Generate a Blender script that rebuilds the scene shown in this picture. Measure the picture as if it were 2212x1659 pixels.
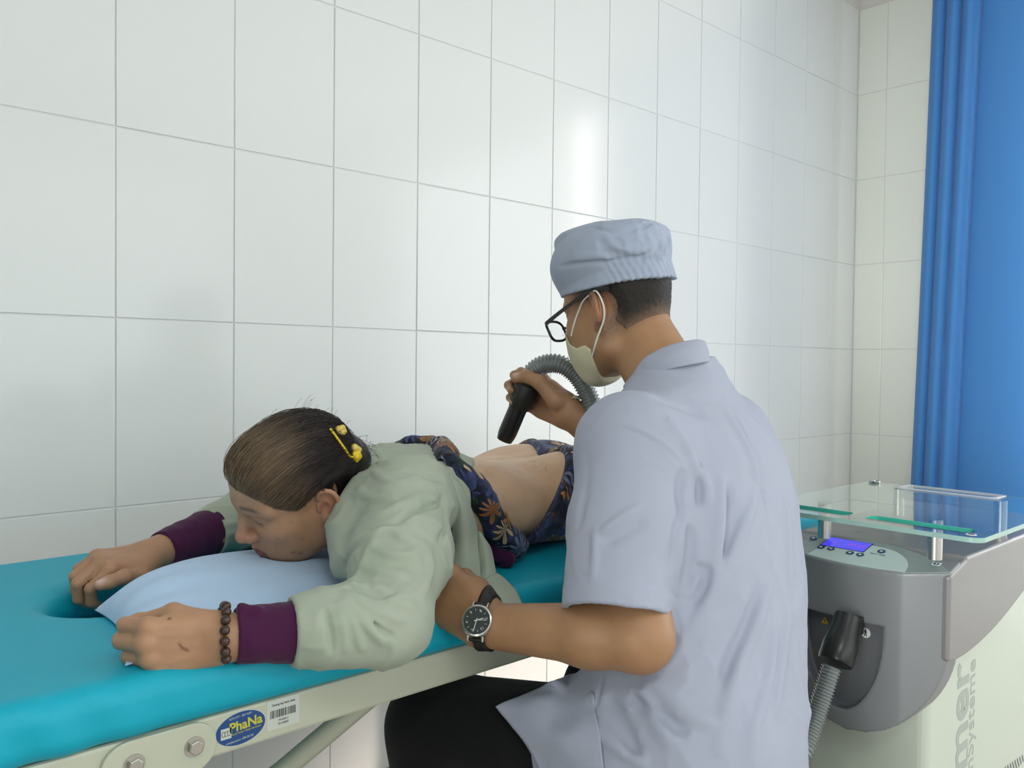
import bpy, bmesh, math, random
import numpy as np
from mathutils import Vector, Matrix

for _o in list(bpy.data.objects):
    bpy.data.objects.remove(_o)
SC = bpy.context.scene
COL = SC.collection

# ---------------------------------------------------------------- camera
CAM_H = 1.06
F_PX, YAW, PIT, ROL = 1835.54, 0.745245647, -0.023443375, 0.011125465
def _axes():
    cy, sy = math.cos(YAW), math.sin(YAW)
    f = np.array([sy, cy, 0]); r = np.array([cy, -sy, 0]); u = np.array([0, 0, 1.])
    f2 = f*math.cos(PIT)+u*math.sin(PIT); u2 = -f*math.sin(PIT)+u*math.cos(PIT)
    return r*math.cos(ROL)+u2*math.sin(ROL), -r*math.sin(ROL)+u2*math.cos(ROL), f2
CR, CU, CF = _axes()
CAM = np.array([0, 0, CAM_H])
def ray(px, py):
    return CF+(px-1106)/F_PX*CR-(py-829.5)/F_PX*CU
def at(px, py, D):                       # point seen at a photo pixel, D metres along the view axis
    return CAM+D*ray(px, py)
def atY(px, py, Y):
    d = ray(px, py); return CAM+d*(Y/d[1])
def atX(px, py, X):
    d = ray(px, py); return CAM+d*(X/d[0])
def atZ(px, py, Z):
    d = ray(px, py); return CAM+d*((Z-CAM_H)/d[2])
cam_data = bpy.data.cameras.new('camera')
cam_data.sensor_fit = 'HORIZONTAL'; cam_data.sensor_width = 36.0
cam_data.lens = 36.0*F_PX/2212.0
cam_data.clip_start = 0.02
cam = bpy.data.objects.new('camera', cam_data); COL.objects.link(cam)
cam.matrix_world = Matrix(((CR[0], CU[0], -CF[0], CAM[0]), (CR[1], CU[1], -CF[1], CAM[1]),
                           (CR[2], CU[2], -CF[2], CAM[2]), (0, 0, 0, 1)))
SC.camera = cam

# ---------------------------------------------------------------- light and exposure
SC.view_settings.view_transform = 'Standard'
SC.view_settings.look = 'None'
SC.view_settings.gamma = 1.0
SC.view_settings.use_curve_mapping = False
SC.view_settings.exposure = -0.27
world = bpy.data.worlds.new('daylight'); SC.world = world
world.use_nodes = True
world.node_tree.nodes['Background'].inputs[0].default_value = (0.80, 0.90, 1.0, 1)
world.node_tree.nodes['Background'].inputs[1].default_value = 1.0
def area_light(name, loc, rot, sx, sy, power, color):
    l = bpy.data.lights.new(name, 'AREA'); l.shape = 'RECTANGLE'; l.size = sx; l.size_y = sy
    l.energy = power; l.color = color
    o = bpy.data.objects.new(name, l); COL.objects.link(o)
    o.location = loc; o.rotation_euler = rot
    return o
WALL_Y = 1.83          # tiled long wall
BACK_X = 3.837         # tiled end wall
FRONT_Y = -2.3
HEAD_X = -2.2
CEIL_Z = 2.75
# daylight entering by the two windows of the room (one in the end wall beside the curtain, one in the wall behind the photographer)
area_light('window_daylight', (BACK_X-0.12, -0.75, 1.55), (0, math.radians(90), 0), 1.7, 1.5, 19, (0.95, 0.96, 1.0))
area_light('side_window_daylight', (1.0, FRONT_Y+0.10, 1.45), (math.radians(90), 0, 0), 3.2, 1.8, 22, (0.90, 0.96, 1.0))
area_light('end_wall_fill', (HEAD_X+0.12, -1.1, 1.5), (0, math.radians(-90), 0), 1.9, 1.6, 84, (0.98, 1.0, 0.95)).data.spread = math.radians(56)  # added fill light, no doorway behind it; brightens the end wall and curtain
_b = area_light('sunbeam_between_curtains', (BACK_X-0.16, 0.13, 1.45), (0, 0, 0), 0.07, 1.3, 9, (1.0, 0.84, 0.74))
_b.rotation_euler = Vector((-1.55, 1.15, -1.42)).to_track_quat('-Z', 'Y').to_euler(); _b.data.spread = math.radians(35)

# ---------------------------------------------------------------- materials
def mat(name, col=(0.8, 0.8, 0.8), rough=0.5, metal=0.0, spec=0.5, **kw):
    m = bpy.data.materials.new(name); m.use_nodes = True
    b = m.node_tree.nodes['Principled BSDF']
    b.inputs['Base Color'].default_value = (*col, 1)
    b.inputs['Roughness'].default_value = rough
    b.inputs['Metallic'].default_value = metal
    b.inputs['Specular IOR Level'].default_value = spec
    for k, v in kw.items():
        b.inputs[k.replace('_', ' ')].default_value = v
    return m
def nodes(m):
    nt = m.node_tree
    return nt, nt.nodes, nt.links, nt.nodes['Principled BSDF']
def add_bump(m, scale=200, strength=0.1, dist=0.001, detail=2, kind='noise', coord='Object'):
    nt, N, L, b = nodes(m)
    tc = N.new('ShaderNodeTexCoord')
    if kind == 'noise':
        t = N.new('ShaderNodeTexNoise'); t.inputs['Scale'].default_value = scale; t.inputs['Detail'].default_value = detail
        out = t.outputs['Fac']
    else:
        t = N.new('ShaderNodeTexVoronoi'); t.inputs['Scale'].default_value = scale; out = t.outputs['Distance']
    L.new(tc.outputs[coord], t.inputs['Vector'])
    bp = N.new('ShaderNodeBump'); bp.inputs['Strength'].default_value = strength; bp.inputs['Distance'].default_value = dist
    L.new(out, bp.inputs['Height']); L.new(bp.outputs['Normal'], b.inputs['Normal'])
    return m
def add_mottle(m, c2, scale=6, lo=0.35, hi=0.7, detail=3):
    nt, N, L, b = nodes(m)
    tc = N.new('ShaderNodeTexCoord'); t = N.new('ShaderNodeTexNoise')
    t.inputs['Scale'].default_value = scale; t.inputs['Detail'].default_value = detail
    L.new(tc.outputs['Object'], t.inputs['Vector'])
    r = N.new('ShaderNodeMapRange'); r.inputs[1].default_value = lo; r.inputs[2].default_value = hi
    L.new(t.outputs['Fac'], r.inputs[0])
    mx = N.new('ShaderNodeMix'); mx.data_type = 'RGBA'
    mx.inputs[6].default_value = b.inputs['Base Color'].default_value; mx.inputs[7].default_value = (*c2, 1)
    L.new(r.outputs[0], mx.inputs[0]); L.new(mx.outputs[2], b.inputs['Base Color'])
    return m

# ---------------------------------------------------------------- object helpers
def empty(name, loc=(0, 0, 0)):
    o = bpy.data.objects.new(name, None); COL.objects.link(o)
    o.location = loc; o.empty_display_size = 0.05
    return o
def tag(o, label=None, cat=None, group=None, kind=None):
    if label: o['label'] = label
    if cat: o['category'] = cat
    if group: o['group'] = group
    if kind: o['kind'] = kind
    return o
def put(name, me, m=None, parent=None, smooth=True):
    o = bpy.data.objects.new(name, me); COL.objects.link(o)
    if m is not None:
        me.materials.clear(); me.materials.append(m)
    if smooth and len(me.polygons):
        me.polygons.foreach_set('use_smooth', np.ones(len(me.polygons), dtype=bool))
    if parent is not None:
        o.parent = parent
        o.matrix_parent_inverse = world_of(parent).inverted()
    return o
def world_of(p):
    m = Matrix.Translation(p.location)
    return m if p.parent is None else world_of(p.parent) @ p.matrix_parent_inverse @ m
def from_bm(name, bm, m=None, parent=None, smooth=False):
    me = bpy.data.meshes.new(name); bm.to_mesh(me); bm.free()
    return put(name, me, m, parent, smooth)
def from_arrays(name, V, Q, m=None, parent=None, smooth=True, col=None):
    me = bpy.data.meshes.new(name)
    V = np.asarray(V, np.float32); Q = np.asarray(Q, np.int32)
    me.vertices.add(len(V)); me.vertices.foreach_set('co', V.ravel())
    n = Q.shape[1]
    me.loops.add(Q.size); me.loops.foreach_set('vertex_index', Q.ravel())
    me.polygons.add(len(Q)); me.polygons.foreach_set('loop_start', np.arange(0, Q.size, n, dtype=np.int32))
    me.update(calc_edges=True); me.validate()
    if col is not None:
        a = me.attributes.new('pigment', 'FLOAT_COLOR', 'POINT')
        c = np.ones((len(V), 4), np.float32); c[:, :3] = col
        a.data.foreach_set('color', c.ravel())
    return put(name, me, m, parent, smooth)
def bm_box(bm, c, half, R=None, bevel=0.0, seg=2):
    r = bmesh.ops.create_cube(bm, size=1.0)
    vs = r['verts']
    for v in vs:
        p = Vector((v.co.x*2*half[0], v.co.y*2*half[1], v.co.z*2*half[2]))
        v.co = p
    if bevel > 0:
        es = list({e for v in vs for e in v.link_edges})
        g = bmesh.ops.bevel(bm, geom=es, offset=bevel, segments=seg, profile=0.5, affect='EDGES')
        vs = list({v for f in g['faces'] for v in f.verts} | {v for v in vs if v.is_valid})
    M = Matrix.Identity(3) if R is None else Matrix(R)
    for v in vs:
        v.co = M @ v.co + Vector(c)
    return bm
def box(name, c, half, m, parent=None, R=None, bevel=0.0, seg=2, smooth=False):
    bm = bmesh.new(); bm_box(bm, c, half, R, bevel, seg)
    return from_bm(name, bm, m, parent, smooth)
def bm_prism(bm, pts, depth_vec, holes=None):
    """extrude a planar outline (list of 3d points) along depth_vec"""
    d = Vector(depth_vec); n = len(pts)
    a = [bm.verts.new(Vector(p)) for p in pts]; b = [bm.verts.new(Vector(p)+d) for p in pts]
    bm.faces.new(a[::-1]); bm.faces.new(b)
    for i in range(n):
        bm.faces.new((a[i], a[(i+1) % n], b[(i+1) % n], b[i]))
    bmesh.ops.recalc_face_normals(bm, faces=bm.faces[:])
    return bm
def lathe(name, prof, m, parent=None, origin=(0, 0, 0), axis=(0, 0, 1), seg=32, cap=True):
    """prof: list of (radius, height) along axis"""
    ax = np.array(axis, float); ax /= np.linalg.norm(ax)
    t = np.array([1, 0, 0]) if abs(ax[0]) < .9 else np.array([0, 1, 0])
    u = np.cross(ax, t); u /= np.linalg.norm(u); v = np.cross(ax, u)
    bm = bmesh.new(); rings = []
    for r, h in prof:
        rings.append([bm.verts.new(Vector(np.array(origin)+ax*h+r*(math.cos(2*math.pi*i/seg)*u+math.sin(2*math.pi*i/seg)*v))) for i in range(seg)])
    for a, b in zip(rings[:-1], rings[1:]):
        for i in range(seg):
            bm.faces.new((a[i], a[(i+1) % seg], b[(i+1) % seg], b[i]))
    if cap:
        bm.faces.new(rings[0][::-1]); bm.faces.new(rings[-1])
    bmesh.ops.recalc_face_normals(bm, faces=bm.faces[:])
    o = from_bm(name, bm, m, parent, True)
    o.data.set_sharp_from_angle(angle=math.radians(40))
    return o
def spline(pts, n):
    """Catmull-Rom through pts, n samples"""
    P = np.asarray(pts, float)
    if len(P) == 2: return P[0]+(P[1]-P[0])*np.linspace(0, 1, n)[:, None]
    E = np.vstack([2*P[0]-P[1], P, 2*P[-1]-P[-2]])
    t = np.linspace(0, len(P)-1-1e-9, n); i = t.astype(int); f = (t-i)[:, None]
    a, b, c, d = E[i], E[i+1], E[i+2], E[i+3]
    return 0.5*((2*b)+(-a+c)*f+(2*a-5*b+4*c-d)*f**2+(-a+3*b-3*c+d)*f**3)
def resample(P, n):
    s = np.r_[0, np.cumsum(np.linalg.norm(np.diff(P, axis=0), axis=1))]
    t = np.linspace(0, s[-1], n)
    return np.stack([np.interp(t, s, P[:, k]) for k in range(P.shape[1])], 1)
def frames(P):
    T = np.gradient(P, axis=0); T /= np.linalg.norm(T, axis=1)[:, None]+1e-12
    n = np.cross(T[0], [0, 0, 1.]);
    if np.linalg.norm(n) < .1: n = np.cross(T[0], [1., 0, 0])
    n /= np.linalg.norm(n); Ns = [n]
    for i in range(1, len(P)):
        n = Ns[-1]-T[i]*np.dot(Ns[-1], T[i]); n /= np.linalg.norm(n); Ns.append(n)
    Ns = np.array(Ns); return T, Ns, np.cross(T, Ns)
def tube_arrays(P, rad, seg=8, caps=True):
    P = np.asarray(P, float); n = len(P)
    rad = np.full(n, rad) if np.isscalar(rad) else np.asarray(rad)
    T, A, B = frames(P); th = np.arange(seg)*2*math.pi/seg
    V = (P[:, None]+rad[:, None, None]*(np.cos(th)[None, :, None]*A[:, None]+np.sin(th)[None, :, None]*B[:, None])).reshape(-1, 3)
    i = np.arange(n-1)[:, None]*seg; j = np.arange(seg)[None]; k = (j+1) % seg
    Q = np.stack([i+j, i+k, i+seg+k, i+seg+j], -1).reshape(-1, 4)
    if caps:
        c0 = len(V); V = np.vstack([V, P[0], P[-1]])
        j = np.arange(seg); k = (j+1) % seg
        Q = np.vstack([Q, np.stack([k, j, np.full(seg, c0), np.full(seg, c0)], 1)[:, [0, 1, 2, 3]],
                       np.stack([(n-1)*seg+j, (n-1)*seg+k, np.full(seg, c0+1), np.full(seg, c0+1)], 1)])
    return V, Q
def tube(name, P, rad, m, parent=None, seg=10):
    V, Q = tube_arrays(P, rad, seg, caps=False)
    bm = bmesh.new(); vs = [bm.verts.new(v) for v in V]
    for q in Q: bm.faces.new([vs[i] for i in q])
    bm.faces.new(vs[:seg][::-1]); bm.faces.new(vs[-seg:])
    bmesh.ops.recalc_face_normals(bm, faces=bm.faces[:])
    o = from_bm(name, bm, m, parent, True)
    o.data.set_sharp_from_angle(angle=math.radians(50))
    return o
def text_mesh(name, s, size, origin, xdir, ydir, m, parent=None, depth=0.0002, bold=0.0, align='CENTER', xscale=1.0):
    cu = bpy.data.curves.new(name+'_c', 'FONT'); cu.body = s; cu.size = size; cu.align_x = align; cu.align_y = 'CENTER'
    cu.extrude = depth; cu.offset = bold
    o = bpy.data.objects.new(name+'_t', cu); COL.objects.link(o)
    dg = bpy.context.evaluated_depsgraph_get(); dg.update()
    me = bpy.data.meshes.new_from_object(o.evaluated_get(dg))
    bpy.data.objects.remove(o)
    x = Vector(xdir).normalized(); y = Vector(ydir).normalized(); z = x.cross(y)
    M = Matrix(((x[0]*xscale, y[0], z[0], origin[0]), (x[1]*xscale, y[1], z[1], origin[1]), (x[2]*xscale, y[2], z[2], origin[2]), (0, 0, 0, 1)))
    me.transform(M)
    return put(name, me, m, parent, False)

# ---------------------------------------------------------------- implicit modelling (smooth blends -> one continuous mesh)
f32 = np.float32
def nrm(v):
    v = np.asarray(v, float); return v/(np.linalg.norm(v)+1e-12)
class Cone:                                   # tapered limb segment between a and b; squash s along n
    def __init__(s, a, b, ra, rb, n=None, sq=1.0):
        s.a = np.asarray(a, float); s.b = np.asarray(b, float); s.ra = ra; s.rb = rb
        s.n = None if n is None else nrm(np.asarray(n, float)-nrm(s.b-s.a)*np.dot(n, nrm(s.b-s.a))); s.sq = sq
        s.c = (s.a+s.b)/2; s.R = np.linalg.norm(s.b-s.a)/2+max(ra, rb)*max(1, sq)
        s.ba = (s.b-s.a).astype(f32); s.l2 = float(np.dot(s.ba, s.ba))+1e-12
    def __call__(s, P):
        pa = P-s.a.astype(f32)
        if s.n is not None:
            n = s.n.astype(f32); pa = pa+((1/s.sq-1)*(pa@n))[:, None]*n
        h = np.clip((pa@s.ba)/f32(s.l2), 0, 1)
        q = pa-h[:, None]*s.ba
        d = np.sqrt(np.einsum('ij,ij->i', q, q))-(s.ra+(s.rb-s.ra)*h)
        return d*min(1, s.sq) if s.n is not None else d
class Ell:                                    # ellipsoid, R rows = local axes
    def __init__(s, c, r, R=None):
        s.c = np.asarray(c, float); s.r = np.asarray(r, float); s.M = np.eye(3) if R is None else np.asarray(R, float)
        s.R = float(max(r))
    def __call__(s, P):
        q = (P-s.c.astype(f32))@s.M.T.astype(f32)
        k0 = np.sqrt(((q/s.r.astype(f32))**2).sum(1)); k1 = np.sqrt(((q/(s.r**2).astype(f32))**2).sum(1))
        return k0*(k0-1)/(k1+1e-9)
class Box:
    def __init__(s, c, h, R=None, rd=0.005):
        s.c = np.asarray(c, float); s.h = np.asarray(h, float); s.M = np.eye(3) if R is None else np.asarray(R, float)
        s.rd = rd; s.R = float(np.linalg.norm(h))
    def __call__(s, P):
        q = np.abs((P-s.c.astype(f32))@s.M.T.astype(f32))-(s.h-s.rd).astype(f32)
        return np.sqrt((np.maximum(q, 0)**2).sum(1))+np.minimum(q.max(1), 0)-s.rd
class Fn:
    def __init__(s, f, c=(0, 0, 0), R=99.): s.f = f; s.c = np.asarray(c, float); s.R = R
    def __call__(s, P): return s.f(P)
class Field:
    def __init__(s): s.ops = []; s.n = -1
    def u(s, p, k=0.01): s.ops.append(('u', p, k)); return s
    def s(s, p, k=0.005): s.ops.append(('s', p, k)); return s
    def i(s, p, k=0.005): s.ops.append(('i', p, k)); return s
    def d(s, fn, c=(0, 0, 0), R=99.): s.ops.append(('d', Fn(fn, c, R), 0)); return s     # fn(P)->added distance
    def limb(s, pts, rad, k=0.012, n=None, sq=1.0):
        for a, b, ra, rb in zip(pts[:-1], pts[1:], rad[:-1], rad[1:]): s.u(Cone(a, b, ra, rb, n, sq), k)
        return s
    def __call__(s, P, box=None):
        d = np.full(len(P), 9.0, f32); ops = s.ops
        if box is not None:
            if s.n != len(ops):
                s.n = len(ops); s.C = np.array([o[1].c for o in ops]); s.T = np.array([o[1].R+o[2]+0.05+(99 if o[0] == 'i' else 0) for o in ops])
            q = np.maximum(np.maximum(box[0]-s.C, s.C-box[1]), 0)
            ops = [ops[i] for i in np.nonzero((q*q).sum(1) < s.T*s.T)[0]]
        for op, p, k in ops:
            v = p(P)
            if op == 'u':
                if k > 0:
                    h = np.maximum(k-np.abs(d-v), 0)/k; d = np.minimum(d, v)-h*h*k*0.25
                else: d = np.minimum(d, v)
            elif op == 's':
                v = -v; h = np.maximum(k-np.abs(d-v), 0)/k; d = np.maximum(d, v)+h*h*k*0.25
            elif op == 'i':
                h = np.maximum(k-np.abs(d-v), 0)/k; d = np.maximum(d, v)+h*h*k*0.25
            else: d = d+v
        return d.astype(f32)
def trace(f, px, py, D0=0.5, D1=2.6, step=0.9):
    """first point of surface f seen at a photo pixel"""
    r = ray(px, py); L = np.linalg.norm(r); r = r/L; t = D0
    for _ in range(220):
        P = (CAM+r*t)[None].astype(f32); d = min(float(f(P, (P[0], P[0]))[0]), 0.045)
        if d < 0.0004: return CAM+r*t
        t += max(d*step, 0.0006)
        if t > D1*L: break
    return None
def inside(F, off=0.0):
    """field F grown by off, culled to the points asked for"""
    return lambda P: F(P, (P.min(0), P.max(0)))-f32(off)
def outward(F, C, D, target, r0=0.015, step=0.0005, rmax=0.06):
    """march from points C along D until field F reaches target; returns radii"""
    C = np.asarray(C, f32); D = np.asarray(D, f32); r = np.full(len(C), r0, f32); live = np.ones(len(C), bool)
    while live.any():
        i = np.nonzero(live)[0]; P = C[i]+D[i]*r[i, None]; v = F(P, (P.min(0), P.max(0)))
        done = (v >= target) | (r[i] > rmax); live[i[done]] = False; r[i[~done]] += step
    return r
def grad(f, V, e=0.0010, d0=None):
    g = np.zeros_like(V); d0 = evalc(f, V) if d0 is None else d0
    for k in range(3):
        dv = np.zeros(3, f32); dv[k] = e
        g[:, k] = (evalc(f, V+dv)-d0)/e
    return g
def evalc(f, P, n=12000):
    out = np.empty(len(P), f32); isf = isinstance(f, Field)
    for i in range(0, len(P), n):
        q = P[i:i+n]; out[i:i+n] = f(q, (q.min(0), q.max(0))) if isf else f(q)
    return out
def mesh_sdf(f, lo, hi, h, project=1, slack=1.6):
    lo = np.asarray(lo, float); hi = np.asarray(hi, float); B = 8
    nb = np.maximum(np.ceil((hi-lo)/(h*B)).astype(int), 1); n = nb*B
    bi = np.stack(np.meshgrid(*[np.arange(k) for k in nb], indexing='ij'), -1).reshape(-1, 3)
    cen = (lo+(bi*B+(B-1)/2)*h).astype(f32)
    dc = f(cen)
    act = bi[np.abs(dc) < h*B*0.87*slack+h]
    vals = np.full(n, np.nan, f32)
    loc = np.stack(np.meshgrid(*[np.arange(B)]*3, indexing='ij'), -1).reshape(-1, 3)
    isf = isinstance(f, Field)
    key = act//4; order = np.lexsort((key[:, 2], key[:, 1], key[:, 0])); act = act[order]
    for i in range(0, len(act), 64):
        a = act[i:i+64]
        idx = (a[:, None]*B+loc[None]).reshape(-1, 3)
        P = (lo+idx*h).astype(f32)
        vals[idx[:, 0], idx[:, 1], idx[:, 2]] = f(P, (P.min(0), P.max(0))) if isf else f(P)
    ins = vals < 0; ok = ~np.isnan(vals)
    c = np.zeros([k-1 for k in n], np.uint8); a = np.ones([k-1 for k in n], bool)
    offs = [(i, j, k) for i in (0, 1) for j in (0, 1) for k in (0, 1)]
    for (i, j, k) in offs:
        sl = tuple(slice(o, o+m-1) for o, m in zip((i, j, k), n))
        c += ins[sl]; a &= ok[sl]
    cells = np.argwhere(a & (c > 0) & (c < 8))
    cv = np.stack([vals[cells[:, 0]+i, cells[:, 1]+j, cells[:, 2]+k] for (i, j, k) in offs], 1)
    O = np.array(offs, f32); acc = np.zeros((len(cells), 3), f32); cnt = np.zeros(len(cells), f32)
    for p in range(8):
        for q in range(p+1, 8):
            if abs(O[p]-O[q]).sum() != 1: continue
            m = (cv[:, p] < 0) != (cv[:, q] < 0)
            t = cv[m, p]/(cv[m, p]-cv[m, q])
            acc[m] += O[p]+t[:, None]*(O[q]-O[p]); cnt[m] += 1
    V = (lo+(cells+acc/cnt[:, None])*h).astype(f32)
    vid = np.full([k-1 for k in n], -1, np.int32); vid[cells[:, 0], cells[:, 1], cells[:, 2]] = np.arange(len(cells))
    Qs = []
    for ax in range(3):
        b, d_ = (ax+1) % 3, (ax+2) % 3
        s0 = [slice(None)]*3; s1 = [slice(None)]*3
        s0[ax] = slice(0, n[ax]-1); s1[ax] = slice(1, n[ax])
        x = (ins[tuple(s0)] != ins[tuple(s1)]) & ok[tuple(s0)] & ok[tuple(s1)]
        E = np.argwhere(x)
        E = E[(E[:, b] > 0) & (E[:, d_] > 0) & (E[:, b] < n[b]-1) & (E[:, d_] < n[d_]-1) & (E[:, ax] < n[ax]-1)]
        def g(db, dd):
            k = E.copy(); k[:, b] += db; k[:, d_] += dd; return vid[k[:, 0], k[:, 1], k[:, 2]]
        q = np.stack([g(-1, -1), g(0, -1), g(0, 0), g(-1, 0)], 1)
        flip = ~ins[E[:, 0], E[:, 1], E[:, 2]]
        q[flip] = q[flip][:, ::-1]
        Qs.append(q[(q >= 0).all(1)])
    Q = np.vstack(Qs)
    for _ in range(project):
        d = evalc(f, V); g = grad(f, V, 0.001, d); g2 = (g*g).sum(1)+1e-4
        st = (d/g2)[:, None]*g; l = np.linalg.norm(st, axis=1)+1e-9
        V = V-st*np.minimum(1, h*0.7/l)[:, None]
    return V, Q
def clip_mesh(V, Q, keep):
    """keep quads whose all corners satisfy keep[vertex]"""
    q = Q[keep[Q].all(1)]; u, inv = np.unique(q, return_inverse=True)
    return V[u], inv.reshape(q.shape), u
def poly_dist(P, L):
    """distance of points P to polyline L and parameter along it"""
    best = np.full(len(P), 9., f32); par = np.zeros(len(P), f32); m = len(L)-1
    for i in range(m):
        a = L[i].astype(f32); ba = (L[i+1]-L[i]).astype(f32)
        h = np.clip(((P-a)@ba)/(ba@ba+1e-12), 0, 1); q = P-a-h[:, None]*ba
        d = np.sqrt((q*q).sum(1)); w = d < best
        best[w] = d[w]; par[w] = (i+h[w])/m
    return best, par
def fold(f, pix, width, amp, base=None, pts=None, taper=True):
    """raise (amp>0) or sink a soft fold of cloth along a line drawn over the surface"""
    if pts is None:
        pts = [trace(base or f, *p) for p in pix]; pts = [p for p in pts if p is not None]
    if len(pts) < 2: return f
    L = spline(pts, max(6, 4*len(pts))); c = (L.min(0)+L.max(0))/2; R = np.linalg.norm(L.max(0)-L.min(0))/2+2.5*width
    def fn(P):
        out = np.zeros(len(P), f32)
        m = np.linalg.norm(P-c.astype(f32), axis=1) < R
        if m.any():
            d, t = poly_dist(P[m], L)
            e = np.exp(-(d/width)**2)
            if taper: e = e*np.clip(np.minimum(t, 1-t)*5, 0, 1)
            out[m] = -amp*e
        return out
    f.d(fn, c, R)
    return f
_NT = np.random.default_rng(11).uniform(-1, 1, 64**3).astype(f32)
def vnoise(P, scale, seed=0):
    """smooth value noise in [-1,1]"""
    q = np.asarray(P, f32)*f32(scale)+f32(100+seed*17.13); i = np.floor(q).astype(np.int32); w = q-i; w = w*w*(3-2*w)
    x0 = (i[:, 0] & 63) << 12; x1 = ((i[:, 0]+1) & 63) << 12; y0 = (i[:, 1] & 63) << 6; y1 = ((i[:, 1]+1) & 63) << 6; z0 = i[:, 2] & 63; z1 = (i[:, 2]+1) & 63
    wx, wy, wz = w[:, 0], w[:, 1], w[:, 2]
    def lz(a): u = _NT[a+z0]; return u+(_NT[a+z1]-u)*wz
    def ly(x): u = lz(x+y0); return u+(lz(x+y1)-u)*wy
    u = ly(x0); return u+(ly(x1)-u)*wx

# ================================================================ the room
M_TILE = mat('white_glazed_tile', (0.80, 0.82, 0.81), 0.16, spec=0.45)
add_bump(M_TILE, 3.2, 0.05, 0.004, 1)
M_TILE_END = mat('ivory_glazed_tile', (0.83, 0.86, 0.80), 0.18, spec=0.45)
add_bump(M_TILE_END, 3.2, 0.05, 0.004, 1)
M_GROUT = mat('grout', (0.72, 0.73, 0.72), 0.85)
M_PAINT = mat('white_paint', (0.80, 0.81, 0.80), 0.7)
M_CEIL = mat('ceiling_paint', (0.82, 0.82, 0.81), 0.8)
M_FLOOR = mat('floor_tile', (0.50, 0.46, 0.40), 0.25); add_mottle(M_FLOOR, (0.42, 0.38, 0.33), 5)
add_bump(M_FLOOR, 40, 0.05, 0.001)
TW, TH = 0.2529, 0.3892
X0, Z0 = 0.5832, 1.1453
def structure(o):
    o['kind'] = 'structure'; return o
floor = structure(box('floor', ((BACK_X+HEAD_X)/2, (WALL_Y+FRONT_Y)/2, -0.06), ((BACK_X-HEAD_X)/2+0.2, (WALL_Y-FRONT_Y)/2+0.2, 0.06), M_FLOOR))
ceiling = structure(box('ceiling', ((BACK_X+HEAD_X)/2, (WALL_Y+FRONT_Y)/2, CEIL_Z+0.06), ((BACK_X-HEAD_X)/2+0.2, (WALL_Y-FRONT_Y)/2+0.2, 0.06), M_CEIL))
wall_left = structure(box('wall_left', ((BACK_X+HEAD_X)/2, WALL_Y+0.0522, CEIL_Z/2), ((BACK_X-HEAD_X)/2+0.1, 0.05, CEIL_Z/2), M_GROUT))
wall_back = structure(box('wall_back', (BACK_X+0.0522, (WALL_Y+FRONT_Y)/2, CEIL_Z/2), (0.05, (WALL_Y-FRONT_Y)/2+0.05, CEIL_Z/2), M_GROUT))
wall_front = structure(box('wall_front', ((BACK_X+HEAD_X)/2, FRONT_Y-0.05, CEIL_Z/2), ((BACK_X-HEAD_X)/2+0.1, 0.05, CEIL_Z/2), M_PAINT))
wall_head = structure(box('wall_head', (HEAD_X-0.05, (WALL_Y+FRONT_Y)/2, CEIL_Z/2), (0.05, (WALL_Y-FRONT_Y)/2+0.05, CEIL_Z/2), M_PAINT))
_rnd = random.Random(5)
_tile_cache = {}
def tile(w, h, c, normal, parent, m):
    key = (round(w, 4), round(h, 4), normal, m.name)
    if key not in _tile_cache:
        bm = bmesh.new()
        if normal == 'y': bm_box(bm, (0, 0, 0), (w/2-0.0015, 0.004, h/2-0.0015), None, 0.0012, 2)
        else: bm_box(bm, (0, 0, 0), (0.004, w/2-0.0015, h/2-0.0015), None, 0.0012, 2)
        me = bpy.data.meshes.new('tile'); bm.to_mesh(me); bm.free(); me.materials.append(m)
        _tile_cache[key] = me
    o = bpy.data.objects.new('tile', _tile_cache[key]); COL.objects.link(o)
    o.parent = parent; o.location = c
    o.rotation_euler = (_rnd.gauss(0, 0.0011), 0, _rnd.gauss(0, 0.0011)) if normal == 'y' else (0, _rnd.gauss(0, 0.0011), _rnd.gauss(0, 0.0011))
    return o
zs = sorted({max(0.0, min(CEIL_Z, Z0+k*TH)) for k in range(-3, 6)})
xs = [X0+i*TW for i in range(-5, 13)]; xs = [x for x in xs if x < BACK_X-0.02]+[BACK_X-0.004]
for a, b in zip(xs[:-1], xs[1:]):
    for c, d in zip(zs[:-1], zs[1:]):
        if d-c > 0.03: tile(b-a, d-c, ((a+b)/2, WALL_Y+0.004, (c+d)/2), 'y', wall_left, M_TILE)
ys = [WALL_Y-0.0005]+[1.697-j*TW for j in range(0, 7)]
for a, b in zip(ys[:-1], ys[1:]):
    for c, d in zip(zs[:-1], zs[1:]):
        if d-c > 0.03: tile(a-b, d-c, (BACK_X+0.004, (a+b)/2, (c+d)/2), 'x', wall_back, M_TILE_END)
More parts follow.
